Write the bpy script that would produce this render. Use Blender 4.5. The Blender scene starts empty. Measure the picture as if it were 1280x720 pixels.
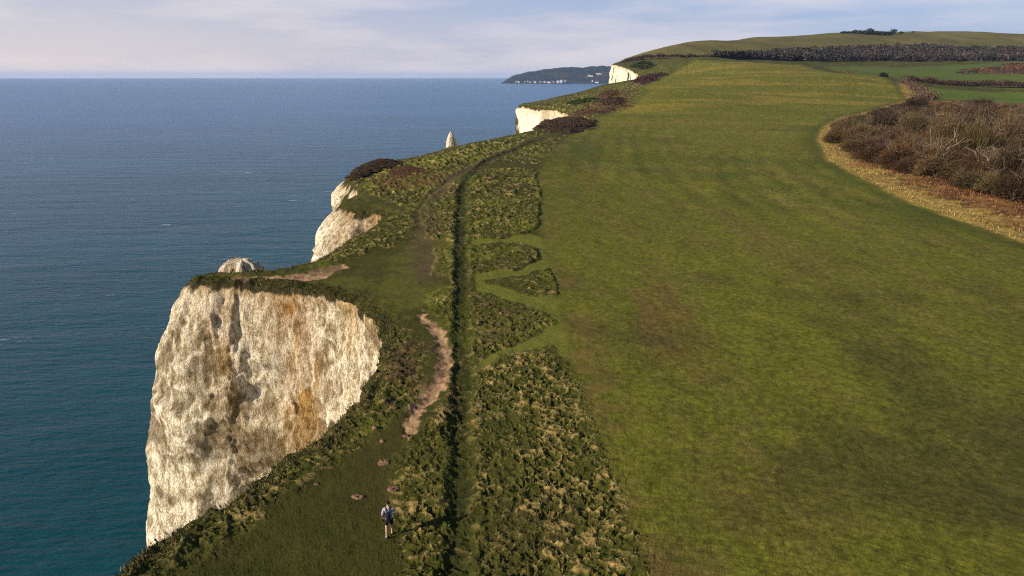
import bpy, math, random, time
import numpy as np
T0 = time.time()
random.seed(7); rng = np.random.default_rng(11)
sc = bpy.context.scene
COL = sc.collection
f32 = np.float32

# ------------------------------------------------------------------ camera model
F = 881.0                       # focal length in pixels of a 1280 wide frame
PITCH = math.radians(16.66)
HC = 63.0                       # camera height over the sea
SP, CP = math.sin(PITCH), math.cos(PITCH)
cam_d = bpy.data.cameras.new('camera'); cam = bpy.data.objects.new('camera', cam_d); COL.objects.link(cam)
cam_d.sensor_width = 36.0; cam_d.lens = 36.0 * F / 1280.0
cam_d.clip_start = 0.5; cam_d.clip_end = 90000
cam.location = (0, 0, HC); cam.rotation_euler = (math.radians(90) - PITCH, 0, 0)
sc.camera = cam

def ray(u, v):
    t = (v - 360.0) / F
    return (u - 640.0) / F, CP - t * SP, -SP - t * CP
def CY(u, v, Y):                # world point seen in direction (u,v) at forward distance Y
    rx, ry, rz = ray(u, v); s = Y / ry
    return (rx * s, Y, HC + rz * s)

# ------------------------------------------------------------------ noise
_R = rng.random((256, 256)).astype(f32)
def vnoise(x, y, seed=0):
    x = np.asarray(x, f32) + f32(seed * 17.31); y = np.asarray(y, f32) + f32(seed * 9.77)
    xi = np.floor(x); yi = np.floor(y); fx = x - xi; fy = y - yi
    xi = xi.astype(np.int32) & 255; yi = yi.astype(np.int32) & 255
    x1 = (xi + 1) & 255; y1 = (yi + 1) & 255
    fx = fx * fx * fx * (fx * (fx * 6 - 15) + 10); fy = fy * fy * fy * (fy * (fy * 6 - 15) + 10)
    a = _R[xi, yi]; b = _R[x1, yi]; c = _R[xi, y1]; d = _R[x1, y1]
    return (a + (b - a) * fx) * (1 - fy) + (c + (d - c) * fx) * fy - f32(.5)
def fbm(x, y, octv=4, seed=0, gain=.5, rot=True):
    out = 0; amp = 1.0; c, s = math.cos(.6), math.sin(.6)
    for i in range(octv):
        out = out + amp * vnoise(x, y, seed + i * 3); amp *= gain
        x, y = ((c * x - s * y) * 2.03 + 3.1, (s * x + c * y) * 2.03 + 1.7) if rot else (x * 2.03 + 3.1, y * 2.03 + 1.7)
    return out
def ridged(x, y, octv=3, seed=0, rot=True):
    out = 0; amp = 1.0; c, s = math.cos(.6), math.sin(.6)
    for i in range(octv):
        out = out + amp * (1 - np.abs(vnoise(x, y, seed + i * 3)) * 4).clip(-.6, 1); amp *= .5
        x, y = ((c * x - s * y) * 2.1 + 3.1, (s * x + c * y) * 2.1 + 1.7) if rot else (x * 2.1 + 3.1, y * 2.1 + 1.7)
    return out / 1.75
def sstep(a, b, x):
    t = ((x - a) / (b - a)).clip(0, 1); return t * t * (3 - 2 * t)

# ------------------------------------------------------------------ large landform: thin plate spline through surveyed points
ctrl = [(-45,-10,45),(0,-25,45),(50,-20,45),(0,8,45),(-20,22,44.6),(22,16,45),(70,30,45.3),(-30,62,44.8),(0,60,45),(45,60,45.2),(90,80,45.6),(150,60,46),
        (-24,102,45.3),(15,115,45),(60,120,45.2),(130,130,45.5),(-28,165,45.4),(0,236,45),(45,190,45.2),(95,217,45),(180,260,44),(60,300,45.6),(20,300,44.6),(130,330,45.2),
        (300,200,45),(400,500,46),(-60,220,40),(-60,120,42),(-60,40,42),(-40,450,40)]
for u, v, Y in [(645,134,465),(709,139,408),(700,121,600),(757,106,770),(800,100,760),(805,93,960),(764,79,1250),(790,70,1400),(800,66.3,1500),(825,61,1600),(820,115,470),(800,103,680),
                (850,76,1000),(900,86,820),(1000,84,900),(1050,92,820),(1110,99,720),(1130,124,500),(1000,120,490),(900,112,550),
                (1280,125,610),(1280,100,900),(1200,111,730),(1280,77,1350),(1100,77,1320),(950,75,1260),(870,73,1200),
                (850,56,1700),(940,47,2000),(1050,41.5,2200),(1150,40.5,2300),(1280,43,2300),(1000,55,1780),(1280,58,1780),(1150,57,1780)]:
    ctrl.append(CY(u, v, Y))
ctrl += [(600,3300,70),(1600,3500,90),(2800,3500,80),(1500,1400,95),(2200,2300,170),(700,500,50),(1200,700,60),(300,1900,60),(700,2500,120),(150,60,46)][:-1]
ctrl = np.array(ctrl)
def tcoord(x, y):
    r = np.sqrt(x * x + y * y) + 1e-6
    az = np.arctan2(x, np.maximum(y, -r * .2)).clip(-1.45, 1.45)
    return az * 1.6, np.log(np.maximum(r, 6))
ca, cb = tcoord(ctrl[:, 0], ctrl[:, 1])
def _phi(r2): return .5 * r2 * np.log(r2 + 1e-9)
N = len(ctrl)
K = _phi((ca[:, None] - ca) ** 2 + (cb[:, None] - cb) ** 2) + np.eye(N) * 2e-4
Pm = np.stack([np.ones(N), ca, cb], 1)
A = np.zeros((N + 3, N + 3)); A[:N, :N] = K; A[:N, N:] = Pm; A[N:, :N] = Pm.T
W = np.linalg.solve(A, np.r_[ctrl[:, 2], 0, 0, 0])
def H0(x, y):
    x = np.asarray(x, float); y = np.asarray(y, float); sh = x.shape
    a, b = tcoord(x.ravel(), y.ravel()); a = a.astype(f32); b = b.astype(f32)
    out = (W[N] + W[N + 1] * a + W[N + 2] * b).astype(f32)
    for i in range(N):
        out += f32(W[i]) * _phi((a - f32(ca[i])) ** 2 + (b - f32(cb[i])) ** 2)
    return out.reshape(sh)
def hit(u, v):
    rx, ry, rz = ray(u, v)
    s = np.exp(np.linspace(math.log(8), math.log(4500), 1500))
    X, Y, Z = rx * s, ry * s, HC + rz * s
    d = Z - H0(X, Y)
    i = np.argmax(d < 0)
    if d[i] >= 0: i = len(s) - 1
    if i > 0 and d[i] < 0:
        k = d[i - 1] / (d[i - 1] - d[i]); ss = s[i - 1] + k * (s[i] - s[i - 1])
    else: ss = s[i]
    return np.array([rx * ss, ry * ss])

# ------------------------------------------------------------------ coast in plan
px = lambda *p: [tuple(hit(*q)) for q in p]
coast_pts = [(-140,-260),(-60,-130),(-26,-50),(-20,-18),(-18,0),(-17,12)]
i_a = len(coast_pts)
coast_pts += px((138,722),(190,684),(240,650),(285,620),(330,587),(385,548),(440,500),(468,466),(480,430),(474,400),(455,380),(425,366),(380,356),(330,351),(285,349),(243,349))
i_nose = len(coast_pts)
nose = np.array(hit(240, 346))
coast_pts += [(nose[0] - .9, nose[1] + 1.0)] + px((262,337),(310,336),(355,333),(388,326))
i_b = len(coast_pts)
coast_pts += px((415,311),(445,292),(470,278),(486,268),(478,262),(462,263),(446,262),(432,258))
i_c = len(coast_pts)
coast_pts += px((424,256),(431,250),(449,240),(451,235),(440,230),(431,223),(440,209),(470,201),(505,195),(560,185),(600,176.5),(640,167))
i_d = len(coast_pts)
coast_pts += px((672,161),(694,155),(713,148),(709,141),(690,137),(668,135),(645,134),(652,130),(676,125),(700,119.5),(728,112),(755,106.2))
i_e = len(coast_pts)
coast_pts += px((783,101),(803,96),(806,92.5),(796,90),(786,86.5),(774,83),(759,80.5))
coast_pts += [(255,1500),(330,1750),(430,2100),(560,2600),(700,3200),(900,4200),(1500,6500)]
cp = np.array(coast_pts, float)
def chaikin(p, keep=.25):
    q = [p[0]]
    for a, b in zip(p[:-1], p[1:]): q += [a * (1 - keep) + b * keep, a * keep + b * (1 - keep)]
    q.append(p[-1]); return np.array(q)
cs = chaikin(cp)
def resample(p, step_fn):
    out = [p[0]]; tot = 0
    for a, b in zip(p[:-1], p[1:]):
        L = np.hypot(*(b - a)); n = max(1, int(round(L / step_fn(np.hypot(*((a + b) / 2))))))
        for k in range(1, n + 1): out.append(a + (b - a) * k / n)
    return np.array(out)
cs = resample(cs, lambda r: max(.45, r * .0075))
def smooth(p, n):
    for _ in range(n): p = np.vstack([p[:1], (p[:-2] + 2 * p[1:-1] + p[2:]) / 4, p[-1:]])
    return p
cs = smooth(cs, 3)
def normals(p):
    t = np.gradient(p, axis=0); t /= np.hypot(t[:, 0], t[:, 1])[:, None] + 1e-9
    return np.stack([-t[:, 1], t[:, 0]], 1)
arc = np.r_[0, np.cumsum(np.hypot(*np.diff(cs, axis=0).T))]
rr = np.hypot(cs[:, 0], cs[:, 1])
wob = fbm(arc / (2.0 + rr * .02), arc * 0, 4, 5) * (.55 + rr * .005) + vnoise(arc / .8, arc * 0, 9) * .3
coast = cs + normals(smooth(cs, 10)) * wob[:, None]
seg_a, seg_b = coast[:-1], coast[1:]

def coast_dist(x, y, want_pt=False):
    """unsigned distance to the coast line for flat arrays"""
    r = np.hypot(x, y); r0, r1 = r.min() * .72 - 6, r.max() * 1.35 + 8
    ra = np.hypot(*seg_a.T); m = (ra > r0) & (ra < r1)
    A_, B_ = seg_a[m].astype(f32), seg_b[m].astype(f32)
    best = np.full(x.shape, 1e9, f32); bx = np.array(x, f32); by = np.array(y, f32)
    x = x.astype(f32); y = y.astype(f32)
    for a, b in zip(A_, B_):
        dx, dy = b - a; L = dx * dx + dy * dy + 1e-9
        t = (((x - a[0]) * dx + (y - a[1]) * dy) / L).clip(0, 1)
        qx = a[0] + t * dx; qy = a[1] + t * dy
        d = (x - qx) ** 2 + (y - qy) ** 2
        if want_pt:
            k = d < best; bx[k] = qx[k]; by[k] = qy[k]
        best = np.minimum(best, d)
    return (np.sqrt(best), bx, by) if want_pt else np.sqrt(best)

def sdpoly(x, y, P):
    """signed distance to polygon, negative inside"""
    P = np.asarray(P, f32); best = np.full(x.shape, 1e12, f32); ins = np.zeros(x.shape, bool)
    for i in range(len(P)):
        a, b = P[i], P[(i + 1) % len(P)]; dx, dy = b - a; L = dx * dx + dy * dy + 1e-9
        t = (((x - a[0]) * dx + (y - a[1]) * dy) / L).clip(0, 1)
        best = np.minimum(best, (x - a[0] - t * dx) ** 2 + (y - a[1] - t * dy) ** 2)
        c = ((a[1] > y) != (b[1] > y))
        if dy != 0: ins ^= c & (x < dx * (y - a[1]) / dy + a[0])
    return np.where(ins, -1, 1) * np.sqrt(best)
def dline(x, y, P):
    best = np.full(x.shape, 1e12, f32)
    P = np.asarray(P, f32)
    for a, b in zip(P[:-1], P[1:]):
        dx, dy = b - a; L = dx * dx + dy * dy + 1e-9
        t = (((x - a[0]) * dx + (y - a[1]) * dy) / L).clip(0, 1)
        best = np.minimum(best, (x - a[0] - t * dx) ** 2 + (y - a[1] - t * dy) ** 2)
    return np.sqrt(best)

# ------------------------------------------------------------------ regions in plan
left_margin = px((812,724),(790,650),(765,590),(738,520),(718,460),(703,400),(692,355),(680,310),(672,260),(674,215),(690,190),(715,166),(745,149),(788,129),(803,118),(800,109),(825,99),(845,88),(862,79),(872,76.5))
right_margin = px((1135,125),(1098,138),(1050,147),(1027,160),(1022,175),(1035,198),(1080,225),(1130,248),(1200,275),(1290,305))
FIELD = [(3,6)] + left_margin + px((920,77.5),(1000,83),(1050,93),(1105,99),(1122,110)) + right_margin + [(110,45),(80,5)]
SCRUB = px((1122,105),(1135,125)) + right_margin[1:] + [(140,60),(300,120),(400,300)] + px((1290,128),(1170,127),(1150,115),(1145,104))
TH_POLY = np.array([hit(*p) for p in [(1042,172),(1052,158),(1075,148),(1110,140),(1130,134),(1165,137),(1290,140),(1420,146),(1420,262),(1290,256),(1230,240),(1180,229),(1120,214),(1070,198),(1046,184)]])
CROP_A = px((890,75.5),(1290,76.5),(1290,110),(1190,107),(1118,98),(1050,91),(1000,81.5),(930,76.5))
CROP_B = px((1150,108),(1290,112),(1290,128),(1175,126),(1160,117))
HILLBASE = px((805,72.5),(900,74),(950,75),(1050,75.5),(1290,76))
LOBES = [  # polygon, amplitude
 (px((582,217),(640,210),(668,213),(674,250),(673,286),(655,297),(610,302),(581,303)), .26),
 (px((618,205),(650,187),(700,169),(712,168),(692,188),(672,206)), .22),
 (px((528,255),(560,232),(578,232),(570,305),(530,300)), .26),
 (px((582,310),(650,306),(670,311),(671,325),(640,337),(582,343)), .2),
 (px((540,312),(572,312),(570,346),(540,345)), .2),
 (px((600,351),(650,343),(684,334),(694,352),(694,368),(672,372),(625,360)), .24),
 (px((582,362),(650,380),(697,402),(640,434),(582,455)), .3),
 (px((533,368),(560,358),(572,358),(570,440),(566,402),(545,395)), .3),
 (px((584,470),(640,443),(692,432),(712,460),(738,520),(765,590),(790,650),(812,724),(814,760),(560,760),(583,600)), .3),
 (px((498,575),(530,530),(560,500),(575,455),(574,600),(570,760),(490,760),(512,690),(496,650)), .34),
 (px((450,385),(490,405),(520,415),(538,440),(528,480),(495,520),(440,560),(350,620),(270,690),(200,730),(120,740),(190,684),(285,620),(385,548),(468,466),(482,430)), .22),
 (px((392,330),(440,300),(488,272),(520,262),(515,300),(440,322),(400,332)), .22),
 (px((436,215),(500,200),(600,180),(690,160),(640,185),(600,205),(560,225),(528,250),(520,262),(450,238)), .34),
 (px((655,132),(757,107),(800,100),(800,118),(788,128),(740,148),(716,160),(712,145)), .5),
]
ROUGH_ZONE = [l[0] for l in LOBES]
DITCH = px((572,760),(574,700),(576,600),(578,450),(578,380),(576,300),(578,250),(584,226),(606,205),(650,185),(692,170))
TRACK2 = px((533,345),(532,300),(535,262),(558,230),(600,206),(640,186))
DIRT = px((520,392),(530,386),(538,398),(550,405),(566,432),(567,462),(556,488),(540,505),(524,526),(510,552),(501,548),(508,520),(526,490),(543,465),(546,440),(536,415))
DIRT2 = px((283,345),(350,343),(372,340),(398,333),(430,327.5),(436,332),(418,337),(408,346),(380,349.5),(345,346.5),(290,348))
DRYSTREAK = [(px((735,430),(760,360),(800,330),(850,345),(830,420),(880,500),(900,620),(860,720),(800,720),(760,560)), .8)]

def features(x, y, r):
    """rough amplitude, ditch depth, dirt mask from plan position (warped so edges stay ragged)"""
    wx = x + fbm(x / 2.2, y / 2.2, 3, 31) * (.4 + r * .004); wy = y + fbm(x / 2.2, y / 2.2, 3, 41) * (.4 + r * .004)
    amp = np.zeros(x.shape, f32)
    for li, (P, a) in enumerate(LOBES):
        P_ = np.asarray(P); lo = P_.min(0) - 4; hi = P_.max(0) + 4
        m = (wx > lo[0]) & (wx < hi[0]) & (wy > lo[1]) & (wy < hi[1])
        if m.any():
            e = (.22 + r[m] * .0016) if li < 7 else (1.1 + r[m] * .003)
            if li == 8: e = .3 + sstep(70, 40, r[m]) * .8
            amp[m] = np.maximum(amp[m], a * sstep(e, -e, sdpoly(wx[m], wy[m], P)))
    return wx, wy, amp
def dirtmask(x, y, r):
    wx = x + fbm(x / .9, y / .9, 3, 51) * .6; wy = y + fbm(x / .9, y / .9, 3, 61) * .6
    d = np.full(x.shape, 9., f32)
    m = (r < 130) & (r > 20)
    if m.any():
        d[m] = np.minimum(sdpoly(wx[m], wy[m], DIRT), sdpoly(x[m] + (wx[m] - x[m]) * .5, y[m] + (wy[m] - y[m]) * .5, DIRT2))
    return d

# ------------------------------------------------------------------ terrain mesh (polar survey grid, cliffs cut out)
az = np.concatenate([np.linspace(-1.25, -.68, 50, endpoint=False), np.linspace(-.68, .68, 1060), np.linspace(.68, 1.3, 60)[1:]])
lr = [math.log(9.)]
while lr[-1] < math.log(5200):
    r = math.exp(lr[-1])
    lr.append(lr[-1] + np.interp(r, [9, 20, 26, 60, 110, 260, 600, 5200], [.01, .0042, .0026, .0029, .0045, .0085, .013, .016]))
rad = np.exp(np.array(lr)); NA, NR = len(az), len(rad)
print('grid', NA, NR, NA * NR)
GX = (rad[:, None] * np.sin(az)[None]).astype(f32); GY = (rad[:, None] * np.cos(az)[None]).astype(f32)
GR = np.repeat(rad[:, None], NA, 1).astype(f32)
# inside test per ring
inside = np.zeros((NR, NA), bool)
da = seg_b - seg_a
qa = (da ** 2).sum(1); qb = 2 * (seg_a * da).sum(1); qc0 = (seg_a ** 2).sum(1)
for k, r in enumerate(rad):
    disc = qb * qb - 4 * qa * (qc0 - r * r); ok = disc > 0; sq = np.sqrt(np.where(ok, disc, 0)); cr = []
    for sgn in (-1, 1):
        t = (-qb + sgn * sq) / (2 * qa); m = ok & (t >= 0) & (t < 1)
        p = seg_a[m] + da[m] * t[m][:, None]; cr += list(np.arctan2(p[:, 0], p[:, 1]))
    cr = np.sort([c for c in cr if c > -1.6 and c < 1.6])
    inside[k] = (len(cr) - np.searchsorted(cr, az)) % 2 == 0
# vertices needed: inside plus direct neighbours
pad = np.pad(inside, 1)
near_in = pad[:-2, 1:-1] | pad[2:, 1:-1] | pad[1:-1, :-2] | pad[1:-1, 2:] | pad[:-2, :-2] | pad[2:, 2:] | pad[:-2, 2:] | pad[2:, :-2]
edge = near_in & ~inside
CD = np.full((NR, NA), 200., f32)
for k0 in range(0, NR, 24):
    sl = slice(k0, k0 + 24); m = inside[sl] | edge[sl]
    if not m.any(): continue
    xs, ys = GX[sl][m], GY[sl][m]
    # only where az is left of +0.25 can the coast be near
    d = coast_dist(xs, ys); tmp = CD[sl]; tmp[m] = d; CD[sl] = tmp
    e = edge[sl]
    if e.any():
        _, bx, by = coast_dist(GX[sl][e], GY[sl][e], True)
        t1 = GX[sl]; t1[e] = bx; GX[sl] = t1; t2 = GY[sl]; t2[e] = by; GY[sl] = t2
        tmp = CD[sl]; tmp[e] = 0; CD[sl] = tmp
print('coast', time.time() - T0)

def height_detail(x, y, cd):
    """full ground height with all relief; also returns masks"""
    r = np.hypot(x, y).astype(f32)
    h = H0(x, y)
    wx, wy, amp = features(x, y, r)
    A_ = .35 + np.minimum(r * .0010, 1.6)
    h = h - A_ * np.exp(-cd / (A_ * 1.3))                      # rounded turf lip
    h = h + fbm(x / 34, y / 34, 2, 3) * sstep(15, 120, r) * .9 + fbm(x / 160, y / 160, 2, 8) * sstep(200, 900, r) * 5
    # tussocks
    dd = dline(x + fbm(x / 1.5, y / 1.5, 2, 121) * .3, y, DITCH)
    amp = np.maximum(amp, .17 * np.exp(-(dd / (.9 + r * .004)) ** 4) * sstep(200, 170, r))
    sx = x * .94 + y * .3; sy = y * .94 - x * .3
    wq = fbm(x / 1.5, y / 1.5, 2, 71) * 1.3
    sc_ = 1 + sstep(60, 400, r) * 1.6
    far_ = sstep(45, 80, r)
    w2 = fbm(x / .5, y / .5, 2, 75) * .35
    ta = ridged((sx + wq * .5 + w2) / .66, (sy - wq * .5 - w2) / .52, 2, 81); tb = ridged((sx + w2) / .40, (sy - w2) / .34, 2, 85)
    tr = np.maximum(ta, tb * .9) * (1 - far_) + ridged((sx + w2) / (.62 * sc_), (sy - w2) / (.75 * sc_), 2, 87) * far_
    clump = np.maximum(.45 + .55 * sstep(-.25, .2, fbm(x / 3.1, y / 3.1, 3, 91) + .1), far_)
    rough = amp * (.35 + .65 * clump)
    h = h + rough * (tr * .78 - .25) * (1 + sstep(60, 300, r) * .5)
    h = h + rough * fbm(x / .35, y / .35, 2, 95) * .5 + sstep(.05, .20, amp) * (.03 + .17 * sstep(48, 75, r) * sstep(150, 120, r))
    # short turf
    h = h + fbm(x / .42, y / .42, 3, 101) * .036 * (1 + sstep(60, 300, r)) + fbm(x / 3.3, y / 3.3, 3, 105) * .16
    # ragged edge
    lip = np.exp(-cd / 1.6)
    h = h + lip * ridged(x / 1.3, y / 1.3, 3, 111) * .32
    # ditch
    dd = dline(x + fbm(x / 1.5, y / 1.5, 2, 121) * .3, y, DITCH)
    w = .50 + r * .0034 + fbm(x / 1.7, y / 1.7, 3, 125) * .30
    ditch = np.exp(-(dd / w) ** 4)
    h = h - ditch * (.20 + r * .0002) * (1 - .85 * sstep(175, 215, r))
    dband = np.exp(-(dd / (w * 1.3)) ** 4)
    bank = np.exp(-((dd - w * 1.35) / (.4 * w)) ** 2)
    h = h + bank * .05
    # dirt
    dm = dirtmask(x, y, r)
    dirt = sstep(.10, -.16, dm + sstep(.2, .45, fbm(x / .8, y / .8, 3, 135)) * .4)
    h = h - sstep(.15, -.55, dm) * .13 + dirt * fbm(x / .5, y / .5, 3, 131) * .06
    return h, dict(r=r, amp=amp, rough=rough, tr=tr, ditch=ditch, dband=dband, dirt=dirt, dm=dm, lip=lip, wx=wx, wy=wy, clump=clump)

need = inside | edge
vx, vy, vc = GX[need], GY[need], CD[need]
vz, M = height_detail(vx, vy, vc)
print('height', time.time() - T0, len(vx))

# ------------------------------------------------------------------ ground colour (albedo, linear)
def mix(a, b, t): return a + (np.asarray(b, f32) - a) * t[:, None]
def C(*c): return np.array(c, f32)
def albedo(x, y, M):
    r = M['r']; n1 = fbm(x / 7, y / 7, 4, 201); n2 = fbm(x / 1.3, y / 1.3, 3, 211); n3 = fbm(x / 28, y / 40, 4, 221)
    fine = fbm(x / .22, y / .22, 2, 231); far = sstep(150, 500, r)
    col = np.tile(C(.048, .050, .010), (len(x), 1))
    # clifftop turf
    col = mix(col, (.078, .078, .014), sstep(-.1, .4, n1 + n2 * .5))
    col = mix(col, (.050, .034, .014), sstep(.12, .42, fbm(x / 4, y / 4, 4, 241)) * .35)
    # rough herbage
    rough = sstep(.04, .14, M['amp'])
    rc = np.tile(C(.056, .058, .011), (len(x), 1))
    rc = mix(rc, (.098, .108, .013), sstep(-.05, .45, n1))
    rc = mix(rc, (.060, .045, .018), sstep(.15, .5, fbm(x / 5, y / 5, 4, 251)) * .45)
    tip = sstep(.44, .86, M['tr'] + n2 * .35) * (.25 + .75 * M['clump'])
    rc = mix(rc, (.38, .27, .10), tip * .9)
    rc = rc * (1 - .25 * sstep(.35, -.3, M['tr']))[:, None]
    col = col * (1 - rough[:, None]) + rc * rough[:, None]
    # heather / bramble tones near the cove rim and on the far coast strip
    for P, cc, a in HEATH:
        d = sdpoly(M['wx'], M['wy'], P); e = .6 + .006 * r
        col = mix(col, cc, sstep(e, -e, d) * a * sstep(-.35, .25, n2 + n1))
    # track beside ditch
    dt = dline(x, y, TRACK2)
    col = mix(col, (.085, .058, .03), np.exp(-(dt / 1.5) ** 2) * .75)
    # ditch bottom and the darker band along it
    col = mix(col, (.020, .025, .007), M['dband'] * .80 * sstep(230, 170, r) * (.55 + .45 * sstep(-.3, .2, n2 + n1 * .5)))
    # green mown paths between lobes
    strip = sdpoly(x, y, STRIP)
    gp = sstep(.5, -.8, strip) * (1 - rough) * (1 - M['dband']) * sstep(190, 140, r)
    col = mix(col, (.125, .132, .022), gp * .95)
    # mown field
    e = .35 + r * .004
    fd = sdpoly(M['wx'] * .35 + x * .65, M['wy'] * .35 + y * .65, FIELD)
    fm = sstep(e, -e, fd)
    fc = np.tile(C(.102, .106, .013), (len(x), 1))
    st_ = fbm(x / 1.6 + y / 90, y / 26, 4, 263)
    fc = mix(fc, (.058, .072, .010), sstep(-.25, .35, n3) * .75)
    fc = mix(fc, (.140, .138, .017), sstep(-.1, .6, n1 * .8 + n2 * .15 + st_ * .5) * .6)
    st = fbm(x / 3.2 + y / 60, y / 45, 4, 261)
    dry = sstep(.0, .45, st + n1 * .45)
    dz = sdpoly(M['wx'], M['wy'], DRYSTREAK[0][0])
    fc = mix(fc, (.125, .078, .026), dry * (.25 + .6 * sstep(4, -3, dz)))
    fc = mix(fc, (.115, .082, .030), sstep(-.05, .5, n2 * .5 + st_) * .30)
    fc = mix(fc, (.052, .050, .013), sstep(125, 30, r) * .78 * sstep(-.5, .3, n1 + n3))  # vignette fall-off painted into the grass colour, dark olive toward the near ground
    # near left margin, worn brown edge
    # far field goes straw coloured, in bands
    arcs = (np.sin(fd / .75 + n1 * 1.2) + .5 * np.sin(fd / 2.6 + .8 + n1)) * .6 * sstep(25, 60, r) * sstep(420, 260, r)
    fc = fc * (1 + .17 * arcs[:, None] * sstep(-.6, .2, n1 + n3)[:, None])
    bands = sstep(-.1, .35, fbm(x / 60, y / 16, 4, 271) + n3 * .3)
    fc = mix(fc, (.185, .145, .024), far * bands * .85)
    fc = mix(fc, (.12, .115, .012), far * .5 * (1 - bands))
    fc = fc * (1 + (fine + fbm(x / .35, y / .35, 3, 235) * .7)[:, None] * .5)
    mg = np.exp(-((-fd - 2.0) / 2.2) ** 2) * sstep(20, 60, r)
    fc = mix(fc, (.036, .052, .009), mg * .5 * sstep(0, 40, x - 20))
    fc = mix(fc, (.15, .10, .035), np.exp(-((-fd - 1.2) / 1.6) ** 2) * sstep(30, -20, x - 20) * .45 * sstep(-.3, .3, n1 + n2))
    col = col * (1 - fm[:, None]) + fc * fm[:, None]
    # dry margin and bracken under the thicket
    sd = sdpoly(M['wx'] * .5 + x * .5, M['wy'] * .5 + y * .5, SCRUB); sm = sstep(e, -e, sd)
    s_c = np.tile(C(.085, .042, .018), (len(x), 1))
    s_c = mix(s_c, (.19, .10, .035), sstep(-.1, .4, n1 + n2))
    s_c = mix(s_c, (.30, .215, .055), sstep(-9.5 - r * .02, -1, -np.abs(fd) + n1 * 6 + n2 * 4) * (.55 + .45 * sstep(-.2, .3, n2)))
    s_c = s_c * (1 + fine[:, None] * .6)
    col = col * (1 - sm[:, None]) + s_c * sm[:, None]
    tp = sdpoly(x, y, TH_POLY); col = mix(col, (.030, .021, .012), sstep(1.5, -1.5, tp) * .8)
    # hill
    hm = hillmask(x, y)
    hc = mix(np.tile(C(.088, .078, .022), (len(x), 1)), (.125, .105, .03), sstep(-.3, .4, fbm(x / 90, y / 90, 4, 281)))
    hc = mix(hc, (.055, .05, .02), sstep(.2, .5, fbm(x / 30, y / 120, 4, 285)) * .5)
    col = col * (1 - hm[:, None]) + hc * hm[:, None]
    for P, cc in ((CROP_A, (.078, .098, .016)), (CROP_B, (.085, .120, .012))):
        d = sdpoly(x, y, P); m = sstep(3, -3, d)
        c2 = mix(np.tile(C(*cc), (len(x), 1)), (.06, .095, .02), sstep(-.1, .4, fbm(x / 120, y / 40, 3, 291)) * .7)
        tl = np.exp(-((np.abs(((x * .5 + y * .87) / 24) % 1 - .5)) / .03) ** 2)
        c2 = mix(c2, (.10, .11, .04), tl * .2)
        col = col * (1 - m[:, None]) + c2 * m[:, None]
    # bare earth
    dc = mix(np.tile(C(.30, .19, .105), (len(x), 1)), (.15, .095, .05), sstep(-.1, .4, n2 + fine * .6))
    col = col * (1 - M['dirt'][:, None]) + dc * M['dirt'][:, None]
    # dark ragged lip over the chalk
    col = mix(col, (.030, .030, .010), sstep(.3, .9, M['lip']) * .6)
    # far coastal slope: brambles in tones
    return col.clip(.003, .8)
def hillmask(x, y):
    P = np.array(HILLBASE); yb = np.interp(x, P[:, 0], P[:, 1]); return sstep(-12, 12, (y - yb).astype(f32) + fbm(x / 20, y / 20, 2, 295) * 14)
HEATH = [(px((470,392),(520,415),(538,440),(528,478),(500,505),(455,520),(480,470),(486,430)), (.045, .022, .018), .75),
         (px((594,372),(650,385),(672,402),(630,430),(594,440)), (.05, .032, .018), .5),
         (px((455,228),(500,214),(560,222),(540,235),(490,240)), (.085, .035, .02), .6),
         (px((280,625),(400,540),(470,480),(440,560),(330,640)), (.028, .026, .008), .7),
         (px((655,133),(700,122),(760,107),(790,103),(740,118),(690,133)), (.075, .07, .016), .8),
         (px((690,150),(712,141),(760,128),(800,124),(740,146)), (.10, .058, .03), .9),
         (px((720,140),(745,124),(790,113),(800,118),(760,132)), (.07, .038, .02), .8),
         (px((764,81),(790,69),(812,66),(812,82),(796,90),(780,85)), (.045, .045, .02), .9)]
STRIP = px((560,724),(575,560),(577,460),(572,360),(560,320),(672,300),(700,300),(720,400),(760,560),(830,724))
STRIP = px((582,724),(582,400),(580,330),(580,300),(640,290),(682,300),(705,380),(725,460),(780,600),(830,724))
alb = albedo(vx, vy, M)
print('albedo', time.time() - T0)

def new_mesh(name, co, faces, mat, cols=None, smooth_=True, parent=None, nper=None):
    """faces: (n,k) int array, or a flat index array with nper loop counts"""
    me = bpy.data.meshes.new(name); co = np.asarray(co, f32)
    me.vertices.add(len(co)); me.vertices.foreach_set('co', co.ravel())
    if nper is None:
        faces = np.asarray(faces, np.int32); n = len(faces); k = faces.shape[1]; flat = faces.ravel(); st = np.arange(n, dtype=np.int32) * k
    else:
        flat = np.asarray(faces, np.int32); nper = np.asarray(nper, np.int32); st = np.r_[0, np.cumsum(nper)[:-1]].astype(np.int32); n = len(nper)
    me.loops.add(len(flat)); me.loops.foreach_set('vertex_index', flat)
    me.polygons.add(n); me.polygons.foreach_set('loop_start', st)
    me.update(calc_edges=True)
    me.polygons.foreach_set('use_smooth', np.full(n, smooth_))
    if cols is not None:
        at = me.color_attributes.new('tone', 'FLOAT_COLOR', 'POINT')
        c4 = np.ones((len(co), 4), f32); c4[:, :3] = cols; at.data.foreach_set('color', c4.ravel())
    mats = mat if isinstance(mat, (list, tuple)) else [mat]
    for m in mats: me.materials.append(m)
    me.validate() if nper is not None else None
    ob = bpy.data.objects.new(name, me); COL.objects.link(ob)
    if parent is not None: ob.parent = parent
    return ob
def tag(o, label=None, cat=None, group=None, kind=None):
    if label: o['label'] = label
    if cat: o['category'] = cat
    if group: o['group'] = group
    if kind: o['kind'] = kind
    return o
def empty(name, loc, rz=0):
    o = bpy.data.objects.new(name, None); COL.objects.link(o); o.location = loc; o.rotation_euler = (0, 0, rz); o.empty_display_size = .5; return o

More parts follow.
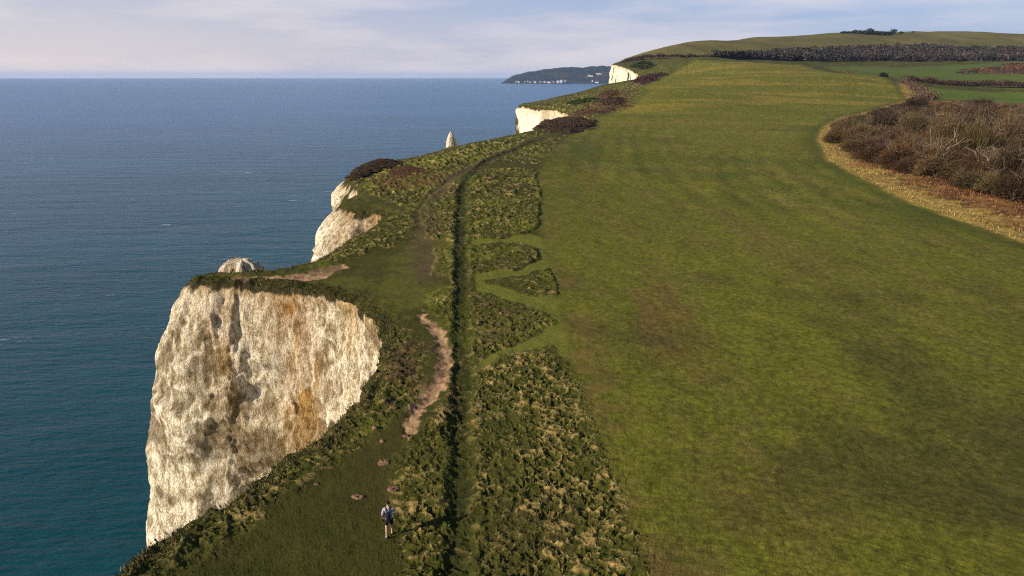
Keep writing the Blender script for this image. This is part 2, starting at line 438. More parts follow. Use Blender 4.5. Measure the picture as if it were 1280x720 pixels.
# ------------------------------------------------------------------ materials
def mat_new(name):
    m = bpy.data.materials.new(name); m.use_nodes = True; nt = m.node_tree; b = nt.nodes['Principled BSDF']
    b.inputs['Roughness'].default_value = .9; b.inputs['Specular IOR Level'].default_value = .15
    return m, nt, b
def nd(nt, t, **kw):
    n = nt.nodes.new(t)
    for k, v in kw.items():
        if k in n.inputs: n.inputs[k].default_value = v
        else: setattr(n, k, v)
    return n
def mapped(nt, scale, coord='Object'):
    tc = nd(nt, 'ShaderNodeTexCoord'); mp = nd(nt, 'ShaderNodeMapping'); mp.inputs['Scale'].default_value = scale
    nt.links.new(tc.outputs[coord], mp.inputs['Vector']); return mp.outputs['Vector']
def noise(nt, vec, scale, detail=4, rough=.6):
    n = nd(nt, 'ShaderNodeTexNoise', Scale=scale, Detail=detail, Roughness=rough); nt.links.new(vec, n.inputs['Vector']); return n.outputs['Fac']
def ramp(nt, fac, a, b, ca=(0, 0, 0, 1), cb=(1, 1, 1, 1)):
    r = nd(nt, 'ShaderNodeValToRGB'); e = r.color_ramp.elements; e[0].position = a; e[1].position = b; e[0].color = ca; e[1].color = cb
    nt.links.new(fac, r.inputs['Fac']); return r.outputs['Color']
def mixc(nt, fac, a, b, mode='MIX'):
    n = nd(nt, 'ShaderNodeMix', data_type='RGBA', blend_type=mode)
    for s, v in ((0, fac), (6, a), (7, b)):
        if hasattr(v, 'links'): nt.links.new(v, n.inputs[s])
        else: n.inputs[s].default_value = v
    return n.outputs[2]
def bump(nt, b, h, strength, dist):
    n = nd(nt, 'ShaderNodeBump', Strength=strength, Distance=dist); nt.links.new(h, n.inputs['Height']); nt.links.new(n.outputs['Normal'], b.inputs['Normal']); return n

def turf_material(name, grain, bstr):
    m, nt, b = mat_new(name)
    at = nd(nt, 'ShaderNodeAttribute', attribute_name='tone')
    v = mapped(nt, (1, 1, 1)); n1 = noise(nt, v, 8.0, 6, .85); n2 = noise(nt, v, .6, 4, .6)
    k = ramp(nt, n1, .25, .75, (1 - grain,) * 3 + (1,), (1 + grain,) * 3 + (1,))
    k2 = ramp(nt, n2, .3, .7, (.86, .9, .86, 1), (1.14, 1.1, 1.1, 1))
    c = mixc(nt, 1., mixc(nt, 1., at.outputs['Color'], k, 'MULTIPLY'), k2, 'MULTIPLY')
    nt.links.new(c, b.inputs['Base Color']); b.inputs['Roughness'].default_value = .95; b.inputs['Specular IOR Level'].default_value = .08
    bump(nt, b, n1, bstr, .12); return m
M_turf = turf_material('turf', .62, .8)
M_soil = turf_material('bare soil', .3, .6)

# ------------------------------------------------------------------ split the ground by what it is
idx = np.full((NR, NA), -1, np.int64); idx[need] = np.arange(need.sum())
q = np.stack([idx[:-1, :-1], idx[:-1, 1:], idx[1:, 1:], idx[1:, :-1]], -1).reshape(-1, 4)
in4 = np.stack([inside[:-1, :-1], inside[:-1, 1:], inside[1:, 1:], inside[1:, :-1]], -1).reshape(-1, 4)
ok = (q >= 0).all(1) & in4.any(1); q = q[ok][:, ::-1]
co = np.stack([vx, vy, vz], 1)
fcx, fcy = vx[q].mean(1), vy[q].mean(1); fr = np.hypot(fcx, fcy)
reg = np.zeros(len(q), int)
reg[(sdpoly(fcx, fcy, FIELD) < 0)] = 1
reg[(sdpoly(fcx, fcy, SCRUB) < 0)] = 5
reg[(sdpoly(fcx, fcy, CROP_A) < 0)] = 3
reg[(sdpoly(fcx, fcy, CROP_B) < 0)] = 3
reg[hillmask(fcx, fcy) > .5] = 4
reg[M['dirt'][q].mean(1) > .5] = 2
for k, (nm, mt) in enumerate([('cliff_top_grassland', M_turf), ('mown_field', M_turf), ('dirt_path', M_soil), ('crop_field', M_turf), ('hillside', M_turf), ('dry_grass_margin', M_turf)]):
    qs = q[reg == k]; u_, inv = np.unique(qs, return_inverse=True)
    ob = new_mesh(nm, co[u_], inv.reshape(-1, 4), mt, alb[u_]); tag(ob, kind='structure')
print('ground', time.time() - T0)

def ground_z(x, y, far=False):
    x = np.atleast_1d(np.asarray(x, f32)); y = np.atleast_1d(np.asarray(y, f32))
    out = np.empty(len(x), f32); r = np.hypot(x, y); o = np.argsort(r)
    for k in range(0, len(x), 4000):
        s = o[k:k + 4000]; cd = coast_dist(x[s], y[s]); h, _ = height_detail(x[s], y[s], cd); out[s] = h
    return out

# ------------------------------------------------------------------ chalk
def chalk_material():
    m, nt, b = mat_new('chalk')
    at = nd(nt, 'ShaderNodeAttribute', attribute_name='tone')
    v = mapped(nt, (1, 1, .42)); n1 = noise(nt, v, 2.0, 6, .72); n2 = noise(nt, v, 9, 4, .7)
    k = ramp(nt, n1, .40, .56, (.48, .42, .31, 1), (1.08, 1.08, 1.08, 1))
    k2 = ramp(nt, n2, .38, .55, (.58, .53, .42, 1), (1.04, 1.04, 1.04, 1))
    c = mixc(nt, 1., mixc(nt, 1., at.outputs['Color'], k, 'MULTIPLY'), k2, 'MULTIPLY')
    nt.links.new(c, b.inputs['Base Color']); b.inputs['Roughness'].default_value = .93
    ad = nd(nt, 'ShaderNodeMath', operation='ADD'); nt.links.new(n1, ad.inputs[0]); nt.links.new(n2, ad.inputs[1])
    bump(nt, b, ad.outputs[0], .9, .35); return m
M_chalk = chalk_material()

carc = np.r_[0, np.cumsum(np.hypot(*np.diff(coast, axis=0).T))]
def locate(pt): return int(np.argmin(np.hypot(*(coast - np.asarray(pt)).T)))
cuts = [locate(cp[i]) for i in (i_a, i_b - 3, i_c - 1, i_d - 1, i_e - 1)]
cuts = [0] + cuts + [len(coast) - 1]
nrm_s = normals(smooth(cs, 60))
nrm_n = normals(smooth(cs, 10))
def make_cliff(i0, i1, step, dz, stain=0., depth=None, pocket=0., rel=1.):
    P = coast[i0:i1 + 1]; S = carc[i0:i1 + 1]; n = max(8, int((S[-1] - S[0]) / step))
    s = np.unique(np.r_[np.linspace(S[0], S[-1], n)])
    X = np.interp(s, S, P[:, 0]); Y = np.interp(s, S, P[:, 1])
    nx = np.interp(s, S, nrm_s[i0:i1 + 1, 0]); ny = np.interp(s, S, nrm_s[i0:i1 + 1, 1]); l = np.hypot(nx, ny); nx /= l; ny /= l
    order = np.argsort(np.hypot(X, Y)); top = np.empty(len(X), f32)
    for k in range(0, len(X), 800):
        o = order[k:k + 800]; top[o], _ = height_detail(X[o].astype(f32), Y[o].astype(f32), np.zeros(len(o), f32))
    r = np.hypot(X, Y); zb = -2.0
    m = max(10, int((top.max() - zb) / dz)); t = np.linspace(0, 1, m) ** 1.05
    D = (top[:, None] - zb) * t[None]                      # depth below the rim
    S2 = np.repeat(s[:, None], m, 1).astype(f32); D = D.astype(f32)
    k = (1 + np.minimum(r / 160, 3.2))[:, None].astype(f32)
    nw = np.exp(-((np.hypot(X - nose[0], Y - nose[1])) / 7.0) ** 2)[:, None]
    nw2 = np.exp(-((np.hypot(X - nose2[0], Y - nose2[1])) / 5.5) ** 2)[:, None]
    out = .35 * k * (1 - np.exp(-D / (1.5 * k))) + (.085 + .04 * nw) * D + nw * (3.6 * (1 - np.exp(-D / 4.5))) + nw2 * 3.8 * (1 - np.exp(-D / 5.5))
    ww = fbm(S2 / (2.5 * k), D / (9 * k), 3, 301, rot=False) * 1.6 * k
    fl = ridged((S2 + ww) / (4.2 * k), D / (26 * k), 3, 311, rot=False)
    fl2 = ridged((S2 + ww * .6) / (1.35 * k), D / (5.2 * k), 3, 321, rot=False)
    tooth = ridged((S2 + ww * .4) / (.62 * k), D / (1.5 * k) + S2 * .2, 2, 331, rot=False)
    bed = vnoise(S2 / 9, D / (1.1 * k), 341)
    grow = sstep(0, 1.4, D / k)
    big = fbm(S2 / (9 * k), D / (50 * k), 2, 351, rot=False)
    out = out + grow * k * rel * (fl * .75 + fl2 * .58 + tooth * .30 + bed * .22 + big * 1.1 - .45)
    gx = X[:, None] + nx[:, None] * out; gy = Y[:, None] + ny[:, None] * out
    gz = top[:, None] - D + grow * tooth * .12 * k
    # colour
    base = np.tile(C(.90, .855, .71), (gx.size, 1))
    f = lambda a: a.ravel().astype(f32)
    wx_ = S2 + fbm(S2 / (5 * k), D / (24 * k), 3, 391, rot=False) * 1.6 * k; wd_ = D + fbm(S2 / (1.3 * k) + 9, D / (9 * k), 3, 395) * 5 * k
    sh = f(fbm(wx_ / (3.6 * k), wd_ / (26 * k), 5, 361, gain=.62, rot=False)); sp = f(fbm(wx_ / (.8 * k), wd_ / (3.2 * k), 4, 371, gain=.7, rot=False)); wt = f(1.15 - .45 * np.clip((k - 1) / 1.5, 0, 1) + 0 * S2); Df = f(D); kf = f(np.repeat(k, m, 1))
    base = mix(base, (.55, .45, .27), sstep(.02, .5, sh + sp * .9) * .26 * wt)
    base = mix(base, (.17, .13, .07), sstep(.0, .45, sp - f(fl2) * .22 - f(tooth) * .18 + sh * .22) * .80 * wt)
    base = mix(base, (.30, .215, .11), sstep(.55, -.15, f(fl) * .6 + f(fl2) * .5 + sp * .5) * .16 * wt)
    if rel > 1.2: base = mix(base, (.26, .15, .06), sstep(.62, .0, f(fl) * .7 + f(fl2) * .5 + sp * .4) * .9 * np.exp(-Df / 16))
    if stain is not 0. and stain:
        for (sx, sy, wd, a) in stain:
            i = np.argmin(np.hypot(X - sx, Y - sy)); dd = np.abs(f(wx_) * .4 + f(S2) * .6 - s[i] + f(D) * .10) / wd
            st = np.exp(-dd ** 2) * sstep(-.75, .25, sh * .2 + sp * .9 + .15) * np.exp(-(Df / 11.5) ** 2)
            base = mix(base, (.36, .185, .05), st * a)
            base = mix(base, (.70, .40, .09), st * a * sstep(.2, .55, sp + sh + .15))
    base = mix(base, (.50, .36, .17), np.exp(-Df / (.9 + .35 * kf)) * .8)
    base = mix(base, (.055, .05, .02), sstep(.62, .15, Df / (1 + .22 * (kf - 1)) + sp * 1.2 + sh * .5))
    if pocket:
        base = mix(base, (.055, .062, .016), sstep(.26, .36, f(fbm(S2 / (4 * k), D / (7 * k), 4, 381)) + pocket * .1 - .003 * Df / kf))
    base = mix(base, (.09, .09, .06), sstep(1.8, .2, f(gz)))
    I = np.arange(gx.size).reshape(gx.shape)
    qd = np.stack([I[:-1, :-1], I[1:, :-1], I[1:, 1:], I[:-1, 1:]], -1).reshape(-1, 4)
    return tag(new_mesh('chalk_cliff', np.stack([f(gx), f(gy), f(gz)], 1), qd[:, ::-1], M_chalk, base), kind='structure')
nose2 = hit(427, 259)
st1, st2 = hit(355, 353), hit(330, 351)
cs_pos = [(0, 1, .8, 1.0, 0., 0), (1, 2, .11, .15, [(st1[0] + .8, st1[1], 2.4, 1.), (st2[0] - 3, st2[1], 2.0, .25), (hit(440, 372)[0], hit(440, 372)[1], 1.5, .15)], 0),
          (2, 3, .16, .22, [(hit(486,268)[0], hit(486,268)[1], 3., .8), (hit(450,262)[0], hit(450,262)[1], 2., .5)], 1.1), (3, 4, .35, .5, 0., .3), (4, 5, .8, .9, 0., .25), (5, 6, 2.2, 1.6, 0., .6)]
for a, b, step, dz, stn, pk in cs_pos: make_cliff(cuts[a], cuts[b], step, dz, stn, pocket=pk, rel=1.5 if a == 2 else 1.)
print('cliffs', time.time() - T0)

def sea_stack(u_c, v_top, v_ref, Y, width_px, label, ztop=None, sides=90, jag=.35, cols=70, blunt=.5, squash=.8, hw=1., hwz=1.):
    x, y, ztop = CY(u_c, v_top, Y); w = width_px / F * Y * 1.04 / 2
    th = np.linspace(0, 2 * np.pi, sides, endpoint=False); t = np.linspace(0, 1, cols); z = ztop - (ztop + 2) * t ** 1.3
    TH, Z = np.meshgrid(th, z); d = ztop - Z
    prof = w * np.tanh((d / (w * hw)) ** blunt) + d * .035
    cx, cy = np.cos(TH) * 3, np.sin(TH) * 3
    R_ = prof * (1 + jag * (ridged(cx / 1.1 + 3, Z / (w * .9), 3, 401) + ridged(cy / 1.1 + 8, Z / (w * .9), 3, 405)) * sstep(0, w * .25, d) + .25 * fbm(cx / 2 + 5, cy / 2 + Z / 8, 3, 411))
    co = np.stack([np.cos(TH) * R_, np.sin(TH) * R_ * squash, Z + (fbm(R_ * np.cos(TH) / w * 2.2, R_ * np.sin(TH) / w * 2.2, 4, 421, gain=.7) * w * .55) * np.exp(-d / (w * 1.5)) * hwz], -1).reshape(-1, 3)
    I = np.arange(sides * cols).reshape(cols, sides); J = np.roll(I, -1, 1)
    qd = np.stack([I[:-1], I[1:], J[1:], J[:-1]], -1).reshape(-1, 4)
    sp = fbm(cx.ravel(), (cy + Z / 3).ravel(), 4, 431).astype(f32)
    base = mix(np.tile(C(.72, .67, .56), (len(co), 1)), (.36, .26, .15), sstep(.0, .45, sp) * .8)
    ob = new_mesh('chalk_sea_stack', co, qd, M_chalk, base); ob.location = (x, y, 0)
    tag(ob, label, 'sea stack'); return ob
sea_stack(563.5, 164, 185, 560, 13, 'slender pointed white chalk stack rising from the sea beyond the grassy cliff edge', blunt=.85, jag=.12, squash=1., hw=1.7, hwz=.2)
sea_stack(301, 324, 330, 79, 52, 'blunt rounded white chalk stack just behind the headland of the cove', jag=.2, blunt=.42, hw=.35, hwz=.45)

# ------------------------------------------------------------------ sea
def sea():
    m, nt, b = mat_new('sea water')
    b.inputs['Roughness'].default_value = .22; b.inputs['IOR'].default_value = 1.33; b.inputs['Specular IOR Level'].default_value = .17
    v = mapped(nt, (1, 1, 1)); big = noise(nt, mapped(nt, (.002, .005, 1)), 1, 4, .6)
    vr = mapped(nt, (1, 1, 1)); vr_node = vr.node; vr_node.inputs['Rotation'].default_value = (0, 0, math.radians(28)); vr_node.inputs['Scale'].default_value = (.16, .55, 1)
    w1 = noise(nt, vr, 1.0, 6, .62)
    vs = mapped(nt, (1, 1, 1)); vs.node.inputs['Rotation'].default_value = (0, 0, math.radians(-15)); vs.node.inputs['Scale'].default_value = (.02, .07, 1)
    w2 = noise(nt, vs, 1.0, 5, .6)
    col = mixc(nt, ramp(nt, big, .35, .65), (.001, .036, .048, 1), (.003, .060, .078, 1))
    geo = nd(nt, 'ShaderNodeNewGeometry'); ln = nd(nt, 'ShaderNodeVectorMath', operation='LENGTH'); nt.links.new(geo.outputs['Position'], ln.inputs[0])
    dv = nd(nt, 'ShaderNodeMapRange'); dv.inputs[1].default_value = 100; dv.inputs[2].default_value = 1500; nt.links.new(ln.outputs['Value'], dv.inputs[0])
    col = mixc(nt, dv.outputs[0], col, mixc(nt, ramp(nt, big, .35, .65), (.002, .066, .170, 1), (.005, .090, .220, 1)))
    foamn = noise(nt, mapped(nt, (.012, .05, 1)), 1, 8, .75); foam = ramp(nt, foamn, .61, .66)
    speck = ramp(nt, w1, .52, .62); foam2 = mixc(nt, 1., foam, speck, 'MULTIPLY')
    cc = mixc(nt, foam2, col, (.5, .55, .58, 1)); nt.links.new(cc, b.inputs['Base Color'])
    ad = nd(nt, 'ShaderNodeMath', operation='MULTIPLY_ADD'); ad.inputs[1].default_value = 3.0; nt.links.new(w2, ad.inputs[0]); nt.links.new(w1, ad.inputs[2])
    bump(nt, b, ad.outputs[0], .75, 1.0)
    n = 96; th = np.linspace(0, 2 * np.pi, n, endpoint=False); co = [(0, 0, 0)]; fs = []; npn = []
    rads = [60, 200, 800, 3000, 10000, 45000]
    for R_ in rads: co += [(R_ * math.cos(a), R_ * math.sin(a), 0) for a in th]
    for i in range(n): fs += [0, 1 + i, 1 + (i + 1) % n]; npn.append(3)
    for k in range(len(rads) - 1):
        o = 1 + k * n
        for i in range(n): fs += [o + i, o + n + i, o + n + (i + 1) % n, o + (i + 1) % n]; npn.append(4)
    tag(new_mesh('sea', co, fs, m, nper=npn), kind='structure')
sea()

# ------------------------------------------------------------------ vegetation helpers
def leaf_mat(name, var=.35, rough=.8):
    m, nt, b = mat_new(name); at = nd(nt, 'ShaderNodeAttribute', attribute_name='tone')
    n1 = noise(nt, mapped(nt, (1, 1, 1)), 1.2, 3, .6); k = ramp(nt, n1, .3, .7, (1 - var,) * 3 + (1,), (1 + var,) * 3 + (1,))
    nt.links.new(mixc(nt, 1., at.outputs['Color'], k, 'MULTIPLY'), b.inputs['Base Color']); b.inputs['Roughness'].default_value = rough
    return m
M_leaf = leaf_mat('foliage'); M_twig = leaf_mat('twigs', .25); M_bark = leaf_mat('bark', .2)

def slivers(base, direc, length, width, col):
    """n thin upright triangles"""
    n = len(base); side = np.cross(direc, rng.normal(size=(n, 3))); side /= np.linalg.norm(side, axis=1)[:, None] + 1e-9
    a = base - side * width[:, None] / 2; b = base + side * width[:, None] / 2; c = base + direc * length[:, None]
    co = np.stack([a, b, c], 1).reshape(-1, 3); return co, np.arange(3 * n).reshape(n, 3), np.repeat(col, 3, 0)
def quads(center, size, col, flat=.5):
    n = len(center); nrm = rng.normal(size=(n, 3)); nrm[:, 2] = np.abs(nrm[:, 2]) + flat; nrm /= np.linalg.norm(nrm, axis=1)[:, None]
    a = np.cross(nrm, rng.normal(size=(n, 3))); a /= np.linalg.norm(a, axis=1)[:, None]; b = np.cross(nrm, a)
    s = size[:, None]; co = np.stack([center - a * s, center - b * s * .7, center + a * s, center + b * s * .7], 1).reshape(-1, 3)
    return co, np.arange(4 * n).reshape(n, 4), np.repeat(col, 4, 0)

# tufts of dead and green grass over the rough strips and the rim
def scatter_grass():
    co, cl = [], []
    nb = 0
    def batch(n, rmin, rmax, sel, tipcol, size, azr=(-.66, .5)):
        a = rng.uniform(*azr, n); r = np.sqrt(rng.uniform(0, 1, n) * (rmax ** 2 - rmin ** 2) + rmin ** 2)
        x = (r * np.sin(a)).astype(f32); y = (r * np.cos(a)).astype(f32)
        return x, y
    # rough lobes near
    x, y = batch(330000, 21, 105, None, None, None)
    _, _, amp = features(x, y, np.hypot(x, y).astype(f32)); k = amp > .12; x, y = x[k], y[k]
    o = np.argsort(np.hypot(x, y)); x, y = x[o], y[o]; H = np.empty(len(x), f32); keep = np.zeros(len(x), bool); TR = np.zeros(len(x), f32); LIP = np.zeros(len(x), f32); DI = np.zeros(len(x), f32)
    ra = None
    for s in range(0, len(x), 6000):
        sl = slice(s, s + 6000); d = coast_dist(x[sl], y[sl]); h, m = height_detail(x[sl], y[sl], d); H[sl] = h; TR[sl] = m['tr']; LIP[sl] = m['lip']; DI[sl] = m['ditch'] + m['dirt']
    # land side test: keep points whose nearest coast normal says inland
    keep = landside(x, y) & (DI < .4)
    x, y, H, TR = x[keep], y[keep], H[keep], TR[keep]; r = np.hypot(x, y)
    dens = rng.random(len(x)) < (.35 + .65 * sstep(.2, .9, TR)); x, y, H, TR, r = x[dens], y[dens], H[dens], TR[dens], r[dens]
    return x, y, H, TR, r
def landside(x, y):
    # crossing count against the coast closed far to the right
    ins = np.zeros(x.shape, bool); P = np.vstack([coast, [[9000, 6500], [9000, -260]]]).astype(f32)
    for i in range(len(P)):
        a, b = P[i], P[(i + 1) % len(P)]; dx, dy = b - a
        c = (a[1] > y) != (b[1] > y)
        if c.any(): ins ^= c & (x < dx * (y - a[1]) / (dy if dy else 1e-9) + a[0])
    return ins
gx, gy, gh, gt, gr = scatter_grass()
print('tufts', len(gx), time.time() - T0)
nb = 3; X = np.repeat(gx, nb) + rng.normal(0, .05, len(gx) * nb); Y = np.repeat(gy, nb) + rng.normal(0, .05, len(gx) * nb); Z = np.repeat(gh, nb) - .03
T_ = np.repeat(gt, nb); R_ = np.repeat(gr, nb)
lean = rng.normal(0, .55, (len(X), 2)) + np.array([.45, .1]); D_ = np.stack([lean[:, 0], lean[:, 1], np.ones(len(X))], 1); D_ /= np.linalg.norm(D_, axis=1)[:, None]
tip = (sstep(.3, 1., T_) * .8 + rng.normal(0, .25, len(X))).clip(0, 1)
colr = C(.050, .075, .012)[None] * (1 - tip[:, None]) + C(.27, .20, .085)[None] * tip[:, None]; colr = colr * rng.uniform(.6, 1.3, (len(X), 1))
co, fa, cl = slivers(np.stack([X, Y, Z], 1), D_, rng.uniform(.06, .18, len(X)), rng.uniform(.012, .03, len(X)) * (1 + R_ / 60), colr)
tag(new_mesh('rough_grass', co, fa, M_leaf, cl, smooth_=False), 'rough tussocky grass with tan dead tips in lobed patches beside the long ditch', 'grass', kind='stuff')

# turf hanging over the rim of the chalk
def rim_grass():
    m = (carc > carc[cuts[1]] - 10) & (carc < carc[cuts[3]])
    s0, s1 = carc[m].min(), carc[m].max(); n = 26000
    s = rng.uniform(s0, s1, n); x = np.interp(s, carc, coast[:, 0]); y = np.interp(s, carc, coast[:, 1]); ii = np.searchsorted(carc, s).clip(0, len(coast) - 1)
    nn = nrm_n[ii]; off = rng.uniform(-1.2, .12, n); x = x + nn[:, 0] * off; y = y + nn[:, 1] * off
    z = ground_z(x, y); l = rng.uniform(.10, .28, n)
    cpm = sstep(-.2, .4, fbm((s / 1.7).astype(f32), s.astype(f32) * 0, 3, 501)); k = rng.random(n) < .25 + .75 * cpm; x, y, z, l, nn = x[k], y[k], z[k], l[k], nn[k]; n = len(x)
    d = np.stack([nn[:, 0] * rng.uniform(-.2, .9, n), nn[:, 1] * rng.uniform(-.2, .9, n), rng.uniform(.2, 1, n)], 1); d /= np.linalg.norm(d, axis=1)[:, None]
    c = np.where(rng.random((n, 1)) < .25, C(.19, .14, .06)[None], C(.045, .052, .014)[None]) * rng.uniform(.5, 1.4, (n, 1))
    co, fa, cl = slivers(np.stack([x, y, z - .04], 1), d, l, rng.uniform(.03, .08, n), c)
    tag(new_mesh('rim_grass', co, fa, M_leaf, cl, smooth_=False), 'dark fringe of coarse grass along the rim of the chalk cliffs', 'grass', kind='stuff')
rim_grass()

# bramble and scrub mounds: twiggy shells over a lumpy body
def mound(name, poly, height, col, label, cat, leaf, n, dark=.75, group=None, col2=None):
    P = np.array([hit(*p) for p in poly]) if len(poly[0]) == 2 and poly[0][0] > 200 or True else np.array(poly)
    lo, hi = P.min(0), P.max(0); c0 = (lo + hi) / 2
    nx_ = 46; gx_, gy_ = np.meshgrid(np.linspace(lo[0] - 1, hi[0] + 1, nx_), np.linspace(lo[1] - 1, hi[1] + 1, nx_)); gx_ = gx_.ravel().astype(f32); gy_ = gy_.ravel().astype(f32)
    size = min(hi - lo); span = max(hi - lo)
    def hh(x, y):
        d = -sdpoly(x + fbm(x / (size * .2), y / (size * .2), 2, 601) * size * .25, y + fbm(x / (size * .2), y / (size * .2), 2, 611) * size * .25, P)
        return height * (1 - (1 - (d / (size * .45)).clip(0, 1)) ** 2) * (.8 + .2 * ridged(x / (size * .18), y / (size * .18), 2, 621) + .25 * fbm(x / (size * .08), y / (size * .08), 2, 631)), d
    h, d = hh(gx_, gy_); z = H0(gx_, gy_)
    I = np.arange(nx_ * nx_).reshape(nx_, nx_); qd = np.stack([I[:-1, :-1], I[:-1, 1:], I[1:, 1:], I[1:, :-1]], -1).reshape(-1, 4)
    qd = qd[(d[qd] > 0).any(1)]
    used, inv = np.unique(qd, return_inverse=True)
    co1 = np.stack([gx_, gy_, z + h * .85 - .15], 1)[used] ; f1 = inv.reshape(-1, 4); c1 = np.tile(np.array(col) * dark, (len(co1), 1))
    n = int(n * 1.8); x = rng.uniform(lo[0], hi[0], n * 3).astype(f32); y = rng.uniform(lo[1], hi[1], n * 3).astype(f32); h, d = hh(x, y); k = d > 0; x, y, h = x[k][:n], y[k][:n], h[k][:n]
    z = H0(x, y) + h * rng.uniform(.75, 1.06, len(x)); tone = rng.uniform(.7, 1.3, (len(x), 1)); cc = np.array(col)[None] * tone
    if col2 is not None:
        t = sstep(-.1, .3, fbm(x / (size * .15), y / (size * .15), 3, 641))[:, None]; cc = cc * (1 - t) + np.array(col2)[None] * tone * t
    co2, f2, c2 = quads(np.stack([x, y, z], 1), rng.uniform(.5, 1.2, len(x)) * leaf * .55, cc, .9)
    co = np.vstack([co1, co2]); flat = np.r_[f1.ravel(), (f2 + len(co1)).ravel()]
    org = np.array([c0[0], c0[1], float(H0(c0[:1], c0[1:])[0])])
    ob = new_mesh(name, co - org, flat.reshape(-1, 4), M_leaf, np.vstack([c1, c2]), smooth_=False); ob.location = org
    return tag(ob, label, cat, group)
BR = (.062, .040, .024); GR = (.045, .052, .014)
mound('bramble_patch', [(436,221),(447,209),(465,202),(485,199.5),(503,203.5),(480,210),(458,216),(446,223)], .8, BR, 'large dark brown bramble mound on the cliff edge above the narrow white cliff', 'bramble', .16, 9000)
mound('bramble_patch', [(488,212),(510,206),(532,211),(535,219),(510,223),(492,220)], .4, (.095, .048, .024), 'small reddish bramble patch inland of the dark clifftop mound', 'bramble', .13, 4000)
mound('bramble_patch', [(668,160),(690,151),(715,150),(748,154),(742,160),(715,166),(685,166)], 2.8, BR, 'dark brown bramble mound in front of the middle white cliff', 'bramble', .45, 6000)
mound('bramble_patch', [(716,140),(745,137),(785,132),(803,122),(802,128),(770,140),(735,147),(718,147)], 2.6, (.12, .070, .042), 'pale brown bramble bank along the edge of the mown field', 'bramble', .5, 5000, col2=(.06,.045,.02))
mound('bramble_patch', [(745,129),(765,125),(785,125),(780,131),(760,134)], 3., BR, 'small dark bramble clump in the hollow behind the middle cliff', 'bramble', .6, 2500)
mound('bramble_patch', [(745,121),(758,115),(775,116),(772,121),(756,124)], 3., (.09, .052, .03), 'small brown bramble clump highest on the slope behind the middle cliff', 'bramble', .7, 2000)
mound('gorse_patch', [(700,131),(725,126),(752,121),(745,128),(720,134)], 2.5, (.03, .05, .012), 'dark green gorse patch on the slope behind the middle cliff', 'gorse', .6, 3000)
mound('bramble_patch', [(790,103),(808,97),(828,93),(833,96),(822,101),(805,105)], 7, (.06, .03, .028), 'dark purple brown bramble bank below the farthest white cliff', 'bramble', 1.3, 3500)
mound('bramble_patch', [(774,79),(787,74),(801,70.5),(803,73),(787,79),(779,82)], 3.5, (.05, .032, .028), 'dark scrub strip along the brow of the farthest white cliff', 'scrub', 2., 2500)
mound('gorse_patch', [(786,84),(800,80),(812,79),(820,83),(805,88)], 5, (.035, .045, .018), 'dark green scrub on the slope right of the farthest white cliff', 'gorse', 2., 2500)
mound('bramble_patch', [(1028,86),(1040,84.5),(1046,87.5),(1034,89)], 5, (.10, .06, .035), 'low brown bramble patch at the brow of the mown field', 'bramble', 1.6, 1500)
mound('bramble_patch', [(1052,89.5),(1062,89.5),(1070,92.5),(1058,92.5)], 3, (.13, .075, .04), 'flat tan bramble patch at the brow between the lone bush and the brown patch', 'bramble', 1.6, 1000)

def hedge(pts, w, h, col, label, n, leaf, name='hedge'):
    """row of scrub along a line; pts are seen directions"""
    P = np.array([hit(*p) for p in pts]); P = resample(P, lambda r: 2.)
    L = np.r_[0, np.cumsum(np.hypot(*np.diff(P, axis=0).T))]
    s = rng.uniform(0, L[-1], n); x = np.interp(s, L, P[:, 0]) + rng.normal(0, w * .35, n); y = np.interp(s, L, P[:, 1]) + rng.normal(0, w * .35, n)
    hp = h * (.6 + .8 * (fbm((s / (h * 1.6)).astype(f32), (s * 0).astype(f32), 3, 651) + .4)); z = H0(x, y) + hp * rng.uniform(0, 1, n) ** .6
    cc = np.array(col)[None] * rng.uniform(.6, 1.35, (n, 1))
    co, fa, cl = quads(np.stack([x, y, z], 1), rng.uniform(.5, 1.2, n) * leaf * .7, cc, .6)
    # inner body
    nn = normals(P); pr = np.linspace(-1, 1, 7); bx = P[:, None, 0] + nn[:, None, 0] * pr * w * .5; by = P[:, None, 1] + nn[:, None, 1] * pr * w * .5
    bz = H0(bx, by) + (h * .75 * (.7 + .5 * fbm((L / h).astype(f32), (L * 0).astype(f32), 2, 661)))[:, None] * np.sqrt(1 - pr ** 2 * .98)[None] - .3
    I = np.arange(bx.size).reshape(bx.shape); qd = np.stack([I[:-1, :-1], I[1:, :-1], I[1:, 1:], I[:-1, 1:]], -1).reshape(-1, 4)
    cb_ = np.stack([bx, by, bz], -1).reshape(-1, 3)
    o0 = np.array([P[0, 0], P[0, 1], float(H0(P[:1, 0], P[:1, 1])[0])])
    ob = new_mesh(name, np.vstack([cb_, co]) - o0, np.vstack([qd, fa + len(cb_)]), M_leaf, np.vstack([np.tile(np.array(col) * .5, (len(cb_), 1)), cl]), smooth_=False); ob.location = o0
    return tag(ob, label, 'hedge')
hedge([(1133,101),(1155,103.5),(1190,106.5),(1235,107),(1290,108.5)], 9, 5, (.075, .042, .03), 'long dark brown hedge between the two bright green fields', 9000, .9)
hedge([(1140,126),(1165,124),(1150,117),(1135,108),(1127,104)], 9, 4.5, (.105, .07, .045), 'pale brown scrub hedge joining the thicket to the field corner', 5000, .8)
hedge([(805,72.8),(850,72),(880,72.5),(905,74)], 8, 5, (.055, .040, .03), 'thin dark hedge running from the cliffs to the wood below the hill', 3000, 1.6)
mound('bramble_patch', [(1205,90),(1225,84),(1260,81),(1295,80),(1295,91),(1250,92)], 11, (.125, .062, .035), 'rounded rust brown copse standing in the green field at right', 'copse', 2.2, 6000, col2=(.07,.045,.03))
